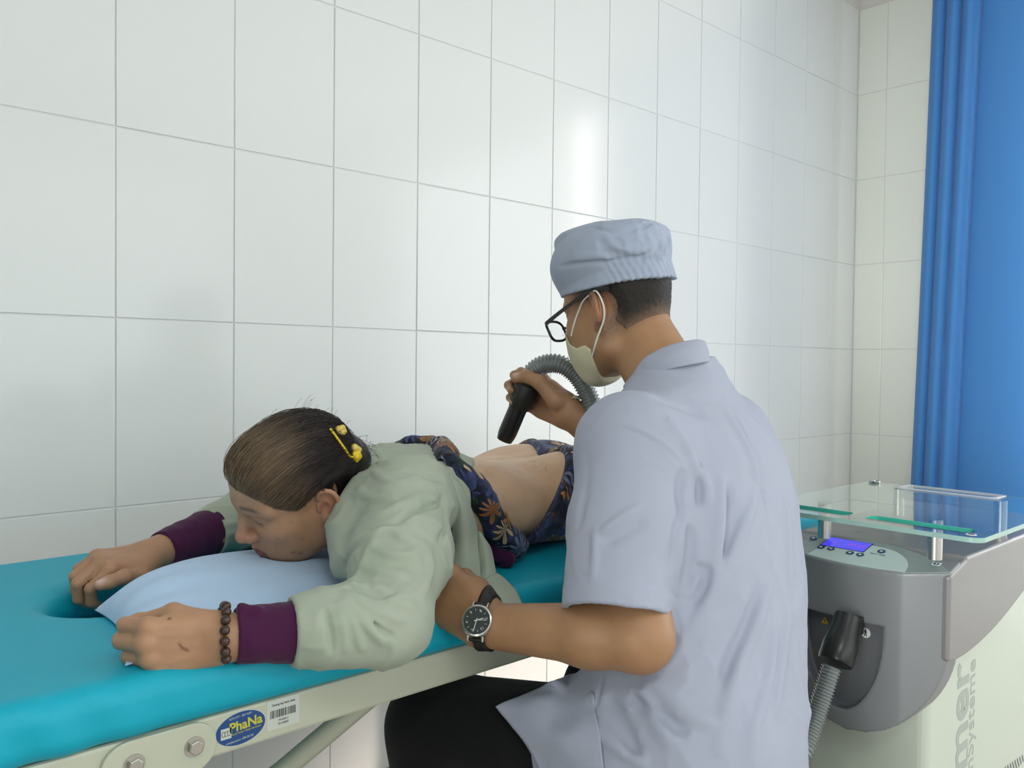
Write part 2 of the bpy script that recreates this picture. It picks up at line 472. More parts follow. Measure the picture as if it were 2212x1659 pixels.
# cove moulding where the two tiled walls meet the ceiling
M_COVE = mat('cove_plaster', (0.70, 0.68, 0.66), 0.7)
def cove(name, a, b):
    n = 8; prof = [(0.0, 0.0)]+[(0.05*(1-math.sin(t)), 0.05*(1-math.cos(t))) for t in np.linspace(0, math.pi/2, n)]
    bm = bmesh.new(); A = []; B = []
    for u, v in prof:
        if a[1] == b[1]: A.append(bm.verts.new((a[0], WALL_Y-u, CEIL_Z-v))); B.append(bm.verts.new((b[0], WALL_Y-u, CEIL_Z-v)))
        else: A.append(bm.verts.new((BACK_X-u, a[1], CEIL_Z-v))); B.append(bm.verts.new((BACK_X-u, b[1], CEIL_Z-v)))
    for i in range(len(prof)):
        j = (i+1) % len(prof); bm.faces.new((A[i], A[j], B[j], B[i]))
    bm.faces.new(A[::-1]); bm.faces.new(B)
    bmesh.ops.recalc_face_normals(bm, faces=bm.faces[:])
    return structure(from_bm(name, bm, M_COVE))
cove('trim_1', (HEAD_X, WALL_Y), (BACK_X, WALL_Y)); cove('trim_2', (BACK_X, WALL_Y), (BACK_X, FRONT_Y))
# slim window between the curtains in the end wall
M_SKY = mat('window_glow', (0.9, 0.9, 0.95), 0.3, Emission_Color=(1.0, 0.96, 0.95, 1), Emission_Strength=38.0)
M_BLIND = mat('drawn_blind', (0.75, 0.76, 0.76), 0.8)
M_FRAME = mat('window_frame_white', (0.8, 0.8, 0.8), 0.4)
win = structure(box('window_1', (BACK_X-0.010, -0.62, 1.62), (0.012, 0.90, 0.98), M_FRAME))
for i, yy in enumerate((-1.40, -0.86, -0.36, 0.165)):
    box('pane', (BACK_X-0.024, yy, 1.62), (0.003, 0.20 if i < 3 else 0.022, 0.93), M_SKY if i == 3 else M_BLIND, win)

# ---------------------------------------------------------------- curtain
M_CURT = mat('blue_curtain_cloth', (0.055, 0.20, 0.49), 0.75, spec=0.2, Sheen_Weight=0.15, Sheen_Roughness=0.5)
add_bump(M_CURT, 900, 0.15, 0.0006)
def curtain(name, yl_top, yl_bot, y_right, X, pleats, label, group):
    nz, ns = 50, 700
    V = []; s = np.linspace(0, 1, ns)
    for zi in range(nz):
        v = zi/(nz-1); z = CEIL_Z-0.02-v*(CEIL_Z-0.06)
        yl = yl_top+(yl_bot-yl_top)*v
        y = yl+(y_right-yl)*s
        u = yl-y                                   # distance from the left hem
        dx = np.zeros(ns); dy = np.zeros(ns)
        for i_, (b0, b1, a) in enumerate(pleats):                  # overlapping pleats: each bulges out, then tucks sharply behind the next
            w = b1-b0; b0_ = b0+0.004*math.sin(2.2*v+i_); t = (u-b0_)/w; m = (t >= 0) & (t < 1)
            dx -= np.where(m, a*np.sqrt(np.clip(t, 0, 1)+0.02)*(1-np.clip(t, 0, 1)**9), 0)
            dy -= np.where(m, 0.35*w*np.clip(t, 0, 1)**5, 0)
        dx += 0.013*np.sin(u*21+0.6+0.5*v)*np.clip((u-pleats[-1][1])/0.08, 0, 1)
        dx += 0.003*np.sin(u*9+4*v)
        V.append(np.stack([X+dx, y+dy, np.full(ns, z)], 1))
    V = np.vstack(V)
    i = np.arange(nz-1)[:, None]*ns; j = np.arange(ns-1)[None]
    Q = np.stack([i+j, i+ns+j, i+ns+j+1, i+j+1], -1).reshape(-1, 4)
    V2 = np.vstack([V, V+[0.0015, 0, 0]]); Q2 = np.vstack([Q, Q[:, ::-1]+len(V)])
    e = np.arange(ns-1); r = np.arange(nz-1)*ns; n0 = len(V)
    Q2 = np.vstack([Q2, np.stack([e+1, e+1+n0, e+n0, e], 1), np.stack([r, r+n0, r+ns+n0, r+ns], 1), np.stack([r+ns-1, r+2*ns-1, r+2*ns-1+n0, r+ns-1+n0], 1)])
    o = from_arrays(name, V2, Q2, M_CURT)
    return tag(o, label, 'curtain', group)
_ct = atX(2017, 0, 3.70); _cb = atX(1969, 1030, 3.70)
_sl = (_cb[1]-_ct[1])/(_ct[2]-_cb[2])
yt = _ct[1]-_sl*(CEIL_Z-_ct[2]); yb = _cb[1]+_sl*_cb[2]
curtain('window_curtain', yt, yb, 0.40, 3.70, [(0.0, 0.055, 0.075), (0.055, 0.115, 0.095), (0.115, 0.175, 0.095), (0.175, 0.44, 0.075)],
        'blue pleated curtain hanging beside the tiled corner, behind the grey machine', None)
# ceiling luminaires (behind and beside the photographer)
M_TUBE = mat('lit_tube', (1, 1, 1), 0.3, Emission_Color=(0.95, 1.0, 0.95, 1), Emission_Strength=6.0)
M_LAMP = mat('lamp_housing', (0.8, 0.8, 0.8), 0.4)
def ceiling_lamp(x, y, lab, power=17, L=0.62):
    r = empty('ceiling_lamp', (x, y, CEIL_Z))
    box('housing', (x, y, CEIL_Z-0.02), (L, 0.09, 0.02), M_LAMP, r, bevel=0.006)
    for s in (-0.045, 0.045):
        lathe('tube', [(0.013, -L+0.04), (0.013, L-0.04)], M_TUBE, r, (x, y+s, CEIL_Z-0.055), (1, 0, 0), 16)
    l = area_light('lamp_light', (x, y, CEIL_Z-0.08), (0, 0, 0), 2*L-0.06, 0.16, power, (0.93, 1.0, 0.95)); l.parent = r
    l.location = (0, 0, -0.08)
    tag(r, lab, 'ceiling lamp', 'ceiling lamps')
ceiling_lamp(-0.5, -0.9, 'twin-tube ceiling lamp over the head end of the room, outside the picture')

# ================================================================ treatment bed
BED_Z = 0.7275
BX0, BX1, BY0, BY1 = 0.04, 1.845, 0.905, 1.585
HOLE = (0.415, 1.262, 0.088, 0.078)
M_VINYL = mat('teal_vinyl', (0.002, 0.41, 0.57), 0.5, spec=0.38)
add_bump(M_VINYL, 420, 0.12, 0.0006, 2, 'voronoi')
M_CREAM = mat('cream_enamel', (0.56, 0.58, 0.46), 0.38); add_bump(M_CREAM, 90, 0.04, 0.001)
M_STEEL = mat('zinc_bolt', (0.50, 0.48, 0.44), 0.35, 1.0)
bed = empty('treatment_bed', (0.95, 1.245, 0))
tag(bed, 'teal vinyl treatment bed with face hole and cream steel frame along the tiled wall', 'bed')
fb = Field()
fb.u(Box(((BX0+BX1)/2, (BY0+BY1)/2, BED_Z-0.033), ((BX1-BX0)/2, (BY1-BY0)/2, 0.033), None, 0.024), 0)
def _hole(P):
    x = (P[:, 0]-HOLE[0])/HOLE[2]; y = (P[:, 1]-HOLE[1])/HOLE[3]
    r = np.sqrt(x*x+y*y); return (r-1)*HOLE[3]
fb.s(Fn(_hole, (HOLE[0], HOLE[1], BED_Z), 0.16), 0.05)
def _lump(P):
    edge = np.clip((BY0+0.05-P[:, 1])/0.04, 0, 1)
    return (0.0012*np.sin(P[:, 0]*9+P[:, 1]*5)*np.sin(P[:, 1]*7)+edge*0.0016*np.sin((P[:, 0]+0.6*P[:, 2])*95)*np.clip(np.sin(P[:, 0]*6.3+0.6), 0, 1)).astype(f32)
fb.d(_lump)
V, Q = mesh_sdf(fb, (BX0-0.02, BY0-0.02, BED_Z-0.075), (BX1+0.02, BY1+0.02, BED_Z+0.015), 0.0065)
cushion = from_arrays('cushion', V, Q, M_VINYL, bed)
lathe('hole_plug', [(0.001, 0), (0.105, 0), (0.105, 0.012), (0.001, 0.016)], M_VINYL, bed, (HOLE[0], HOLE[1], BED_Z-0.066), (0, 0, 1), 40)
RZ0, RZ1 = 0.614, 0.6620
RY = 0.918
box('rail', ((BX0+BX1)/2, RY+0.015, (RZ0+RZ1)/2), ((BX1-BX0)/2-0.01, 0.015, (RZ1-RZ0)/2), M_CREAM, bed, bevel=0.004)
box('rail', ((BX0+BX1)/2, BY1-0.025, (RZ0+RZ1)/2), ((BX1-BX0)/2-0.01, 0.015, (RZ1-RZ0)/2), M_CREAM, bed, bevel=0.004)
for x in (BX0+0.03, 0.62, 1.3, BX1-0.03):
    box('crossbar', (x, (RY+BY1)/2, 0.64), (0.015, (BY1-RY)/2-0.04, 0.018), M_CREAM, bed, bevel=0.003)
def leg(x, y):
    o = tube('leg', [(x, y, RZ0+0.02), (x, y, 0.012)], 0.019, M_CREAM, bed, 14)
    lathe('rubber_foot', [(0.026, 0), (0.026, 0.012), (0.021, 0.03)], M_RUBBER, o, (x, y, 0.0), (0, 0, 1), 20)
M_RUBBER = mat('black_rubber', (0.015, 0.015, 0.016), 0.55)
for x in (0.22, 1.70):
    for y in (RY+0.05, BY1-0.06): leg(x, y)
    tube('crossbar', [(x, RY+0.05, 0.2), (x, BY1-0.06, 0.2)], 0.014, M_CREAM, bed, 12)
tube('brace', [(0.664, 0.985, 0.605), (0.555, 1.058, 0.498), (0.22, 1.283, 0.2)], 0.0145, M_CREAM, bed, 14)
tube('brace', [(1.30, 0.985, 0.605), (1.70, 1.27, 0.2)], 0.0145, M_CREAM, bed, 14)
# hinge plate with two bolts on the near rail
def stadium(c1, c2, r, y, n=12):
    a = math.atan2(c2[1]-c1[1], c2[0]-c1[0]); pts = []
    for i in range(n+1):
        t = a-math.pi/2+math.pi*i/n; pts.append((c2[0]+r*math.cos(t), y, c2[1]+r*math.sin(t)))
    for i in range(n+1):
        t = a+math.pi/2+math.pi*i/n; pts.append((c1[0]+r*math.cos(t), y, c1[1]+r*math.sin(t)))
    return pts
_b1 = atY(421, 1607, RY-0.006); _b2 = atY(291, 1647, RY-0.006)
PZ = (RZ0+RZ1)/2-0.004
bm = bmesh.new(); bm_prism(bm, stadium((_b2[0]-0.006, PZ), (_b1[0]-0.002, PZ), 0.0275, RY-0.005), (0, 0.005, 0))
plate = from_bm('hinge_plate', bm, M_CREAM, bed)
bmod = plate.modifiers.new('bevel', 'BEVEL'); bmod.width = 0.0012; bmod.segments = 2
for p in (_b1, _b2):
    bm = bmesh.new()
    bm_prism(bm, [(p[0]+0.0085*math.cos(t), RY-0.012, PZ+0.002+0.0085*math.sin(t)) for t in np.arange(6)*math.pi/3+0.3], (0, 0.007, 0))
    o = from_bm('bolt', bm, M_STEEL, plate)
    b = o.modifiers.new('bevel', 'BEVEL'); b.width = 0.0012; b.segments = 2
    lathe('washer', [(0.0112, 0), (0.0112, 0.0012)], M_STEEL, o, (p[0], RY-0.0062, PZ+0.002), (0, 1, 0), 24)
# stickers on the rail
M_BLUE = mat('sticker_blue', (0.006, 0.065, 0.25), 0.35)
M_YEL = mat('sticker_yellow', (0.62, 0.58, 0.05), 0.4)
M_STW = mat('sticker_white', (0.62, 0.66, 0.60), 0.4)
M_INK = mat('black_ink', (0.02, 0.02, 0.02), 0.5)
M_INKG = mat('grey_ink', (0.12, 0.12, 0.12), 0.5)
def plate_xz(name, pts, y, th, m, parent):
    bm = bmesh.new(); bm_prism(bm, [(p[0], y, p[1]) for p in pts], (0, th, 0)); return from_bm(name, bm, m, parent)
sc = atY(520, 1572, RY)
SX, SZ = sc[0], sc[2]
ang = 0.06
oval = lambda rx, rz: [(SX+rx*math.cos(t)*math.cos(ang)-rz*math.sin(t)*math.sin(ang), SZ+rx*math.cos(t)*math.sin(ang)+rz*math.sin(t)*math.cos(ang)) for t in np.linspace(0, 2*math.pi, 48, endpoint=False)]
st = plate_xz('brand_sticker', oval(0.0305, 0.0192), RY-0.0004, 0.0004, M_STW, bed)
plate_xz('oval_field', oval(0.0298, 0.0186), RY-0.0007, 0.0004, M_BLUE, st)
XD = (math.cos(ang), 0, math.sin(ang)); ZD = (-math.sin(ang), 0, math.cos(ang))
def on_st(u, v, y=-0.0009): return (SX+u*XD[0]+v*ZD[0], RY+y, SZ+u*XD[2]+v*ZD[2])
text_mesh('lettering', 'PhaNa', 0.0155, on_st(0.0062, 0.0030), XD, ZD, M_YEL, st, 0.0001, 0.0004, xscale=0.98)
text_mesh('lettering', 'World Technic  Physio Instruments', 0.0035, on_st(0.006, -0.0046), XD, ZD, M_YEL, st, 0.0001, xscale=0.72)
text_mesh('lettering', 'www.phana.com.vn - 0908 200 3345', 0.0036, on_st(-0.002, -0.0128), XD, ZD, M_STW, st, 0.0001, xscale=0.62)
text_mesh('lettering', 'HCM CITY - VIET NAM', 0.0036, on_st(0.000, 0.0138), XD, ZD, M_STW, st, 0.0001, xscale=0.75)
c = on_st(-0.0178, -0.0008)
lg = plate_xz('logo_square', [(c[0]+u, c[2]+v) for u, v in ((-0.0062, -0.0062), (0.0062, -0.0062), (0.0062, 0.0062), (-0.0062, 0.0062))], RY-0.0010, 0.0003, M_STW, st)
for u in (-0.0033, 0.0, 0.0033):
    V_, Q_ = tube_arrays([(c[0]+u+0.0017*math.cos(t), RY-0.0011, c[2]+0.0030*math.sin(t)) for t in np.linspace(0.4, 5.6, 18)], 0.00035, 6)
    from_arrays('logo_loop', V_, Q_, M_INKG, st)
bc = atY(612, 1540, RY)
bx, bz = bc[0], bc[2]
bs = plate_xz('barcode_sticker', [(bx+u, bz+v) for u, v in ((-0.021, -0.0165), (0.021, -0.0165), (0.021, 0.0185), (-0.021, 0.0185))], RY-0.0004, 0.0004, M_STW, bed)
_r = random.Random(3); u = -0.017
while u < 0.016:
    w = _r.choice((0.0004, 0.0006, 0.0009, 0.0012))
    plate_xz('bar', [(bx+u, bz-0.003), (bx+u+w, bz-0.003), (bx+u+w, bz+0.0062), (bx+u, bz+0.0062)], RY-0.0007, 0.0003, M_INK, bs)
    u += w+_r.choice((0.0006, 0.0008, 0.0012))
text_mesh('lettering', 'Giuong tap benh nhan', 0.0040, (bx, RY-0.0006, bz+0.0125), (1, 0, 0), (0, 0, 1), M_INK, bs, 0.0001, xscale=0.85)
text_mesh('lettering', 'PN200 S', 0.0036, (bx, RY-0.0006, bz-0.0068), (1, 0, 0), (0, 0, 1), M_INKG, bs, 0.0001)
text_mesh('lettering', 'BV30889', 0.0036, (bx, RY-0.0006, bz-0.0112), (1, 0, 0), (0, 0, 1), M_INKG, bs, 0.0001)

# ================================================================ cold-air therapy machine
M_SHELL = mat('grey_lacquer', (0.26, 0.25, 0.258), 0.38, 0.30, spec=0.5); add_bump(M_SHELL, 700, 0.05, 0.0004)
M_SHIELD = mat('graphite_lacquer', (0.235, 0.245, 0.26), 0.42, 0.25); add_bump(M_SHIELD, 700, 0.05, 0.0004)
M_RECESS = mat('recess_plastic', (0.13, 0.135, 0.15), 0.5)
M_BODY = mat('white_lacquer_steel', (0.53, 0.58, 0.51), 0.3)
M_RIM = mat('panel_rim_plastic', (0.26, 0.31, 0.31), 0.25)
M_MINT = mat('mint_membrane', (0.55, 0.66, 0.64), 0.35)
M_BTN = mat('button_blue', (0.008, 0.04, 0.13), 0.4)
M_DOT = mat('button_white', (0.75, 0.80, 0.80), 0.4)
M_LCD = mat('lit_display', (0.02, 0.02, 0.2), 0.2, Emission_Color=(0.085, 0.07, 0.95, 1), Emission_Strength=0.9)
M_LCDT = mat('display_digits', (0.1, 0.02, 0.1), 0.2, Emission_Color=(0.30, 0.07, 0.72, 1), Emission_Strength=0.9)
M_PIPE = mat('brushed_steel', (0.62, 0.60, 0.57), 0.28, 1.0)
M_PRINT = mat('grey_print', (0.36, 0.40, 0.37), 0.4)
M_PRINT2 = mat('dark_grey_print', (0.10, 0.11, 0.11), 0.4)
dev = empty('cold_air_therapy_machine', (1.7, 0.70, 0))
tag(dev, 'grey and white cold air therapy machine with lit blue display behind the white-coated person', 'medical machine')
DY0, DY1, DYC, DZ = 0.560, 0.875, 0.7175, 0.725
CBY0, CBY1 = 0.600, 0.838
PZF = 0.698
DHW = (DY1-DY0)/2
box('cabinet', (1.866, (CBY0+CBY1)/2, 0.380), (0.286, (CBY1-CBY0)/2, 0.320), M_BODY, dev, bevel=0.018, seg=4, smooth=False)
for x in (1.60, 2.09):
    for y in (CBY0+0.035, CBY1-0.035):
        o = tube('caster', [(x, y-0.012, 0.028), (x, y+0.012, 0.028)], 0.028, M_RUBBER, dev, 20)
        tube('caster_stem', [(x, y, 0.03), (x, y, 0.062)], 0.008, M_STEEL, o, 10)
# side-and-top shell: profile in XZ pushed through the width
def shell_profile():
    pts = [(1.548, 0.702), (1.622, 0.7205), (1.626, DZ), (2.175, DZ), (2.175, 0.706)]
    low = spline([(2.170, 0.696), (2.06, 0.645), (1.93, 0.602), (1.78, 0.565), (1.66, 0.549), (1.59, 0.547), (1.548, 0.552)], 24)
    pts += [tuple(p) for p in low]; pts += [(1.548, 0.62)]
    return pts
bm = bmesh.new(); bm_prism(bm, [(x, DY0-0.004, z) for x, z in shell_profile()], (0, DY1-DY0+0.008, 0))
shell = from_bm('shell', bm, M_SHELL, dev)
b = shell.modifiers.new('bevel', 'BEVEL'); b.width = 0.010; b.segments = 4; b.limit_method = 'ANGLE'; b.angle_limit = math.radians(35)
for px, py in ((1843, 1126), (1912, 1132), (1857, 1149), (1930, 1162), (1990, 1144), (2078, 1165), (2020, 1108), (2090, 1106), (2130, 1148)):
    p = atZ(px, py, DZ)
    lathe('dimple', [(0.0088, 0), (0.0082, 0.0008), (0.0052, 0.0002), (0.003, 0.0001)], M_SHELL, shell, (p[0], p[1], DZ), (0, 0, 1), 20)
# convex front shield with its hose bay
def xf(y):
    t = (y-DYC)/DHW
    return 1.511+0.030*np.abs(t)**2.2+0.012*np.clip(np.abs(t)-0.58, 0, 1)/0.42
def zpan(x): return PZF+(x-1.5125)*0.250
fs = Field()
def _shield(P):
    y = np.abs(P[:, 1]-DYC); z = P[:, 2]
    front = (xf(P[:, 1])-P[:, 0])*0.95; back = P[:, 0]-1.60
    # outline: straight flanks above z=.60, half ellipse below
    zz = np.minimum(z-0.585, 0)
    out = (np.sqrt((y/(DHW+0.002))**2+(zz/0.190)**2)-1)*0.14
    top = z-(zpan(P[:, 0])-0.001)
    return np.maximum.reduce([front, back, out, top]).astype(f32)
fs.u(Fn(_shield, (1.53, DYC, 0.55), 0.30), 0)
def _bay(P):
    y = np.abs(P[:, 1]-0.737); z = P[:, 2]
    zz = np.minimum(z-0.580, 0); out = (np.sqrt((y/0.080)**2+(zz/0.152)**2)-1)*0.075
    depth = P[:, 0]-(xf(P[:, 1])+0.025)
    return np.maximum.reduce([out, z-0.597, depth]).astype(f32)
fs.s(Fn(_bay, (1.50, DYC, 0.52), 0.22), 0.004)
V, Q = mesh_sdf(fs, (1.48, DY0-0.01, 0.385), (1.61, DY1+0.012, 0.735), 0.0035)
# split bay floor off as a part of its own
inb = (_bay(V) < 0.0022) & (V[:, 0] > xf(V[:, 1])+0.003) & (V[:, 0] < 1.585)
fq = inb[Q].any(1)
def sub(V, Q, m):
    q = Q[m]; u, inv = np.unique(q, return_inverse=True); return V[u], inv.reshape(q.shape)
shield = from_arrays('front_shield', *sub(V, Q, ~fq), M_SHIELD, dev)
from_arrays('hose_bay', *sub(V, Q, fq), M_RECESS, shield)
# control panel: curved lid between front edge and back arc
def xb(y):
    t = (y-DYC)/DHW; return 1.622-0.066*np.abs(t)**2.0
def panel_grid(y0, y1, a0, a1, lift, ny=40, nx=8, th=0.003, edge=None):
    V = []
    for y in np.linspace(y0, y1, ny):
        A = xf(y)+0.0015; B = xb(y); e0, e1 = (a0, a1) if edge is None else edge(y)
        for s in np.linspace(e0, e1, nx):
            x = A+(B-A)*s; z = zpan(x)
            V.append((x, y, z+lift))
    V = np.array(V); n = len(V)
    i = np.arange(ny-1)[:, None]*nx; j = np.arange(nx-1)[None]
    Q = np.stack([i+j, i+j+1, i+nx+j+1, i+nx+j], -1).reshape(-1, 4)
    Vb = V-[0, 0, th]; Q2 = np.vstack([Q, Q[:, ::-1]+n])
    ring = np.r_[np.arange(nx-1), np.arange(ny-1)*nx+nx-1, ny*nx-1-np.arange(nx-1), (np.arange(ny-1, 0, -1))*nx]
    nxt = np.roll(ring, -1)
    Q2 = np.vstack([Q2, np.stack([nxt, ring, ring+n, nxt+n], 1)])
    return np.vstack([V, Vb]), Q2
V, Q = panel_grid(DY0+0.0005, DY1-0.0005, 0.0, 1.0, 0.0, th=0.010)
rim = from_arrays('control_panel', V, Q, M_RIM, dev); rim.data.set_sharp_from_angle(angle=math.radians(40))
PY = 0.092
def medge(y):
    t = np.clip(np.abs(y-DYC+0.002)/PY, 0, 1); k = np.sqrt(np.clip(1-t**3.2, 0, 1))
    return 0.03, 0.03+0.80*k+0.002
V, Q = panel_grid(DYC-0.002-PY, DYC-0.002+PY, 0, 0, 0.0006, 60, 8, 0.0012, medge)
memb = from_arrays('membrane', V, Q, M_MINT, rim); memb.data.set_sharp_from_angle(angle=math.radians(40))
def on_panel(px, py, lift=0.0):
    d = ray(px, py); t = 1.3
    for _ in range(60):
        p = CAM+d*t; A = xf(p[1])+0.0015; B = xb(p[1]); s = min(max((p[0]-A)/(B-A), 0), 1)
        z = zpan(p[0])+0.0008+lift
        t += (p[2]-z)*1.5
    return CAM+d*t
def frame_at(px, py):
    c = on_panel(px, py); ex = nrm(on_panel(px+6, py+1.2)-on_panel(px-6, py-1.2)); ey0 = on_panel(px, py-4)-on_panel(px, py+4)
    n = nrm(np.cross(ex, ey0)); n = n if n[2] > 0 else -n
    ex = nrm(np.array([0.0, -1, 0])-n*np.dot([0, -1, 0], n)); return c, ex, np.cross(n, ex), n
def decal(name, pts, c, ex, ey, n, m, parent, lift=0.0003, th=0.0005):
    bm = bmesh.new(); P = [c+ex*u+ey*v+n*(lift-th) for u, v in pts]; bm_prism(bm, P, n*th); return from_bm(name, bm, m, parent)
c, ex, ey, n = frame_at(1829, 1176)
frm = decal('display_frame', [(-0.043, -0.0215), (0.043, -0.0215), (0.043, 0.0215), (-0.043, 0.0215)], c, ex, ey, n, M_INK, rim, 0.0004, 0.001)
lcd = decal('display', [(-0.0415, -0.0205), (0.0415, -0.0205), (0.0415, 0.0195), (-0.0415, 0.0195)], c, ex, ey, n, M_LCD, rim, 0.0008, 0.001)
text_mesh('digits', '8', 0.013, c-ex*0.023+n*0.0010, ex, ey, M_LCDT, lcd, 0.0001)
text_mesh('digits', '00:02', 0.016, c+ex*0.020+n*0.0010, ex, ey, M_LCDT, lcd, 0.0001)
for px, py in ((1757, 1163), (1773.5, 1182), (1795, 1185.5), (1836, 1194.5), (1858, 1198.5), (1904, 1191.5)):
    c, ex, ey, n = frame_at(px, py)
    o = decal('button', [(0.0072*math.cos(t), 0.0072*math.sin(t)) for t in np.linspace(0, 6.283, 24, endpoint=False)], c, ex, ey, n, M_BTN, rim, 0.0009, 0.0012)
    decal('button_centre', [(0.0027*math.cos(t), 0.0027*math.sin(t)) for t in np.linspace(0, 6.283, 16, endpoint=False)], c, ex, ey, n, M_DOT, o, 0.0012, 0.0008)
for s, px, py, sz in (('ON', 1750, 1169, 0.0048), ('Start / Stop', 1896, 1197.5, 0.0062), ('-', 1771, 1187.5, 0.005), ('+', 1793, 1191, 0.005), ('-', 1833, 1200, 0.005), ('+', 1855, 1204, 0.005)):
    c, ex, ey, n = frame_at(px, py); text_mesh('lettering', s, sz, c+n*0.0004, ex, ey, M_BTN, rim, 0.0001)
c, ex, ey, n = frame_at(2023, 1219)
pl = decal('info_sticker', [(-0.007, -0.006), (0.007, -0.006), (0.007, 0.006), (-0.007, 0.006)], c, ex, ey, n, M_DOT, rim, 0.0012, 0.001)
decal('info_ring', [(0.005*math.cos(t), 0.005*math.sin(t)) for t in np.linspace(0, 6.283, 20, endpoint=False)], c, ex, ey, n, M_BTN, pl, 0.0015, 0.0006)
decal('info_mark', [(-0.001, -0.003), (0.0014, -0.003), (0.0014, 0.002), (0.003, 0.002), (0.003, 0.0032), (-0.001, 0.0032)], c, ex, ey, n, M_DOT, pl, 0.0018, 0.0006)
# symbols in the hose bay
M_WARN = mat('warning_yellow', (0.55, 0.33, 0.03), 0.4)
bx_ = 1.511+0.025
p = atX(1782, 1341, bx_-0.0012)
w = decal('warning_triangle', [(-0.0072, -0.005), (0.0072, -0.005), (0, 0.0075)], p, np.array([0, -1, 0]), np.array([0, 0, 1]), np.array([-1, 0, 0]), M_WARN, shield, 0.0008, 0.001)
decal('warning_mark', [(-0.0008, -0.003), (0.0008, -0.003), (0.0008, 0.003), (-0.0008, 0.003)], p, np.array([0, -1, 0]), np.array([0, 0, 1]), np.array([-1, 0, 0]), M_INK, shield, 0.0012, 0.0008)
p = atX(1870, 1367, bx_-0.0015+0.002)
ei, ej, ek = np.array([0, -1, 0]), np.array([0, 0, 1]), np.array([-1, 0, 0])
pc = decal('type_symbol', [(0.0092*math.cos(t), 0.0092*math.sin(t)) for t in np.linspace(0, 6.283, 24, endpoint=False)], p, ei, ej, ek, M_DOT, shield, 0.0008, 0.001)
man_ = [(0.0016, 0.0044), (0.0030, 0.0012), (0.0026, 0.0004), (0.0014, 0.0020), (0.0014, -0.0010), (0.0030, -0.0060), (0.0018, -0.0064), (0, -0.0022), (-0.0018, -0.0064), (-0.0030, -0.0060), (-0.0014, -0.0010), (-0.0014, 0.0020), (-0.0026, 0.0004), (-0.0030, 0.0012), (-0.0016, 0.0044)]
decal('figure_symbol', man_, p, ei, ej, ek, M_INK, shield, 0.0012, 0.0008)
decal('figure_symbol', [(0.0015*math.cos(t), 0.0060+0.0015*math.sin(t)) for t in np.linspace(0, 6.283, 12, endpoint=False)], p, ei, ej, ek, M_INK, shield, 0.0012, 0.0008)
# lettering on the cabinet side
yy = CBY0-0.0004
text_mesh('lettering', 'zimmer', 0.124, (atY(2078, 1433, CBY0)[0], yy, atY(2078, 1433, CBY0)[2]), (0, 0, 1), (-1, 0, 0), M_PRINT, dev, 0.0002, 0.0022, 'RIGHT', xscale=1.06)
text_mesh('lettering', 'MedizinSysteme', 0.053, (atY(2101, 1424, CBY0)[0], yy, atY(2101, 1424, CBY0)[2]), (0, 0, 1), (-1, 0, 0), M_PRINT, dev, 0.0002, 0.0, 'RIGHT', xscale=1.10)
for i in range(14):
    p0 = atY(2212-i*5.2, 1630+i*3.6, CBY0)
    h = 0.012+0.0022*i
    bm = bmesh.new(); bm_prism(bm, [(p0[0], yy, p0[2]), (p0[0]+0.0042, yy, p0[2]+0.003), (p0[0]+0.0042+h*0.75, yy, p0[2]-h), (p0[0]+h*0.75, yy, p0[2]-h-0.003)], (0, 0.0004, 0))
    from_bm('logo_stripe', bm, M_PRINT2, dev)
# glass shelf on four pillars
M_GLASS = mat('clear_glass', (0.86, 0.97, 0.94), 0.0, Transmission_Weight=1.0, IOR=1.5)
M_GEDGE = mat('green_glass_edge', (0.05, 0.42, 0.33), 0.15, spec=0.5)
GZ = 0.797; GX0, GX1, GY0, GY1 = 1.424, 1.955, 0.468, 0.884
shelf = empty('glass_shelf_part', (1.7, 0.7, DZ)); shelf.name = 'glass_shelf'; shelf.parent = dev; shelf.location = (0, 0, DZ)
def rrect(x0, x1, y0, y1, r, n=8, z=0):
    P = []
    for cx, cy, a in ((x1-r, y1-r, 0), (x0+r, y1-r, 90), (x0+r, y0+r, 180), (x1-r, y0+r, 270)):
        for i in range(n+1):
            t = math.radians(a+90*i/n); P.append((cx+r*math.cos(t), cy+r*math.sin(t), z))
    return P
def plate_with_slots(outer, slots, z0, z1):
    bm = bmesh.new()
    for loop in [outer]+slots:
        vs = [bm.verts.new((p[0], p[1], z1)) for p in loop]
        for i in range(len(vs)): bm.edges.new((vs[i], vs[(i+1) % len(vs)]))
    bmesh.ops.triangle_fill(bm, use_beauty=True, use_dissolve=True, edges=bm.edges[:], normal=(0, 0, 1))
    g = bmesh.ops.extrude_face_region(bm, geom=bm.faces[:])
    for v in [e for e in g['geom'] if isinstance(e, bmesh.types.BMVert)]: v.co.z = z0
    bmesh.ops.recalc_face_normals(bm, faces=bm.faces[:])
    return bm
slots = [rrect(1.462, 1.503, 0.500, 0.672, 0.012, 5), rrect(1.462, 1.503, 0.705, 0.860, 0.012, 5)]
bm = plate_with_slots(rrect(GX0, GX1, GY0, GY1, 0.022), slots, GZ-0.008, GZ)
pane = from_bm('pane', bm, M_GLASS, shelf)
M_GRIM = mat('frosted_glass_edge', (0.42, 0.66, 0.60), 0.25, Transmission_Weight=0.35)
pane.data.materials.append(M_GRIM)
for f in pane.data.polygons:
    if abs(f.normal.z) < 0.5: f.material_index = 1
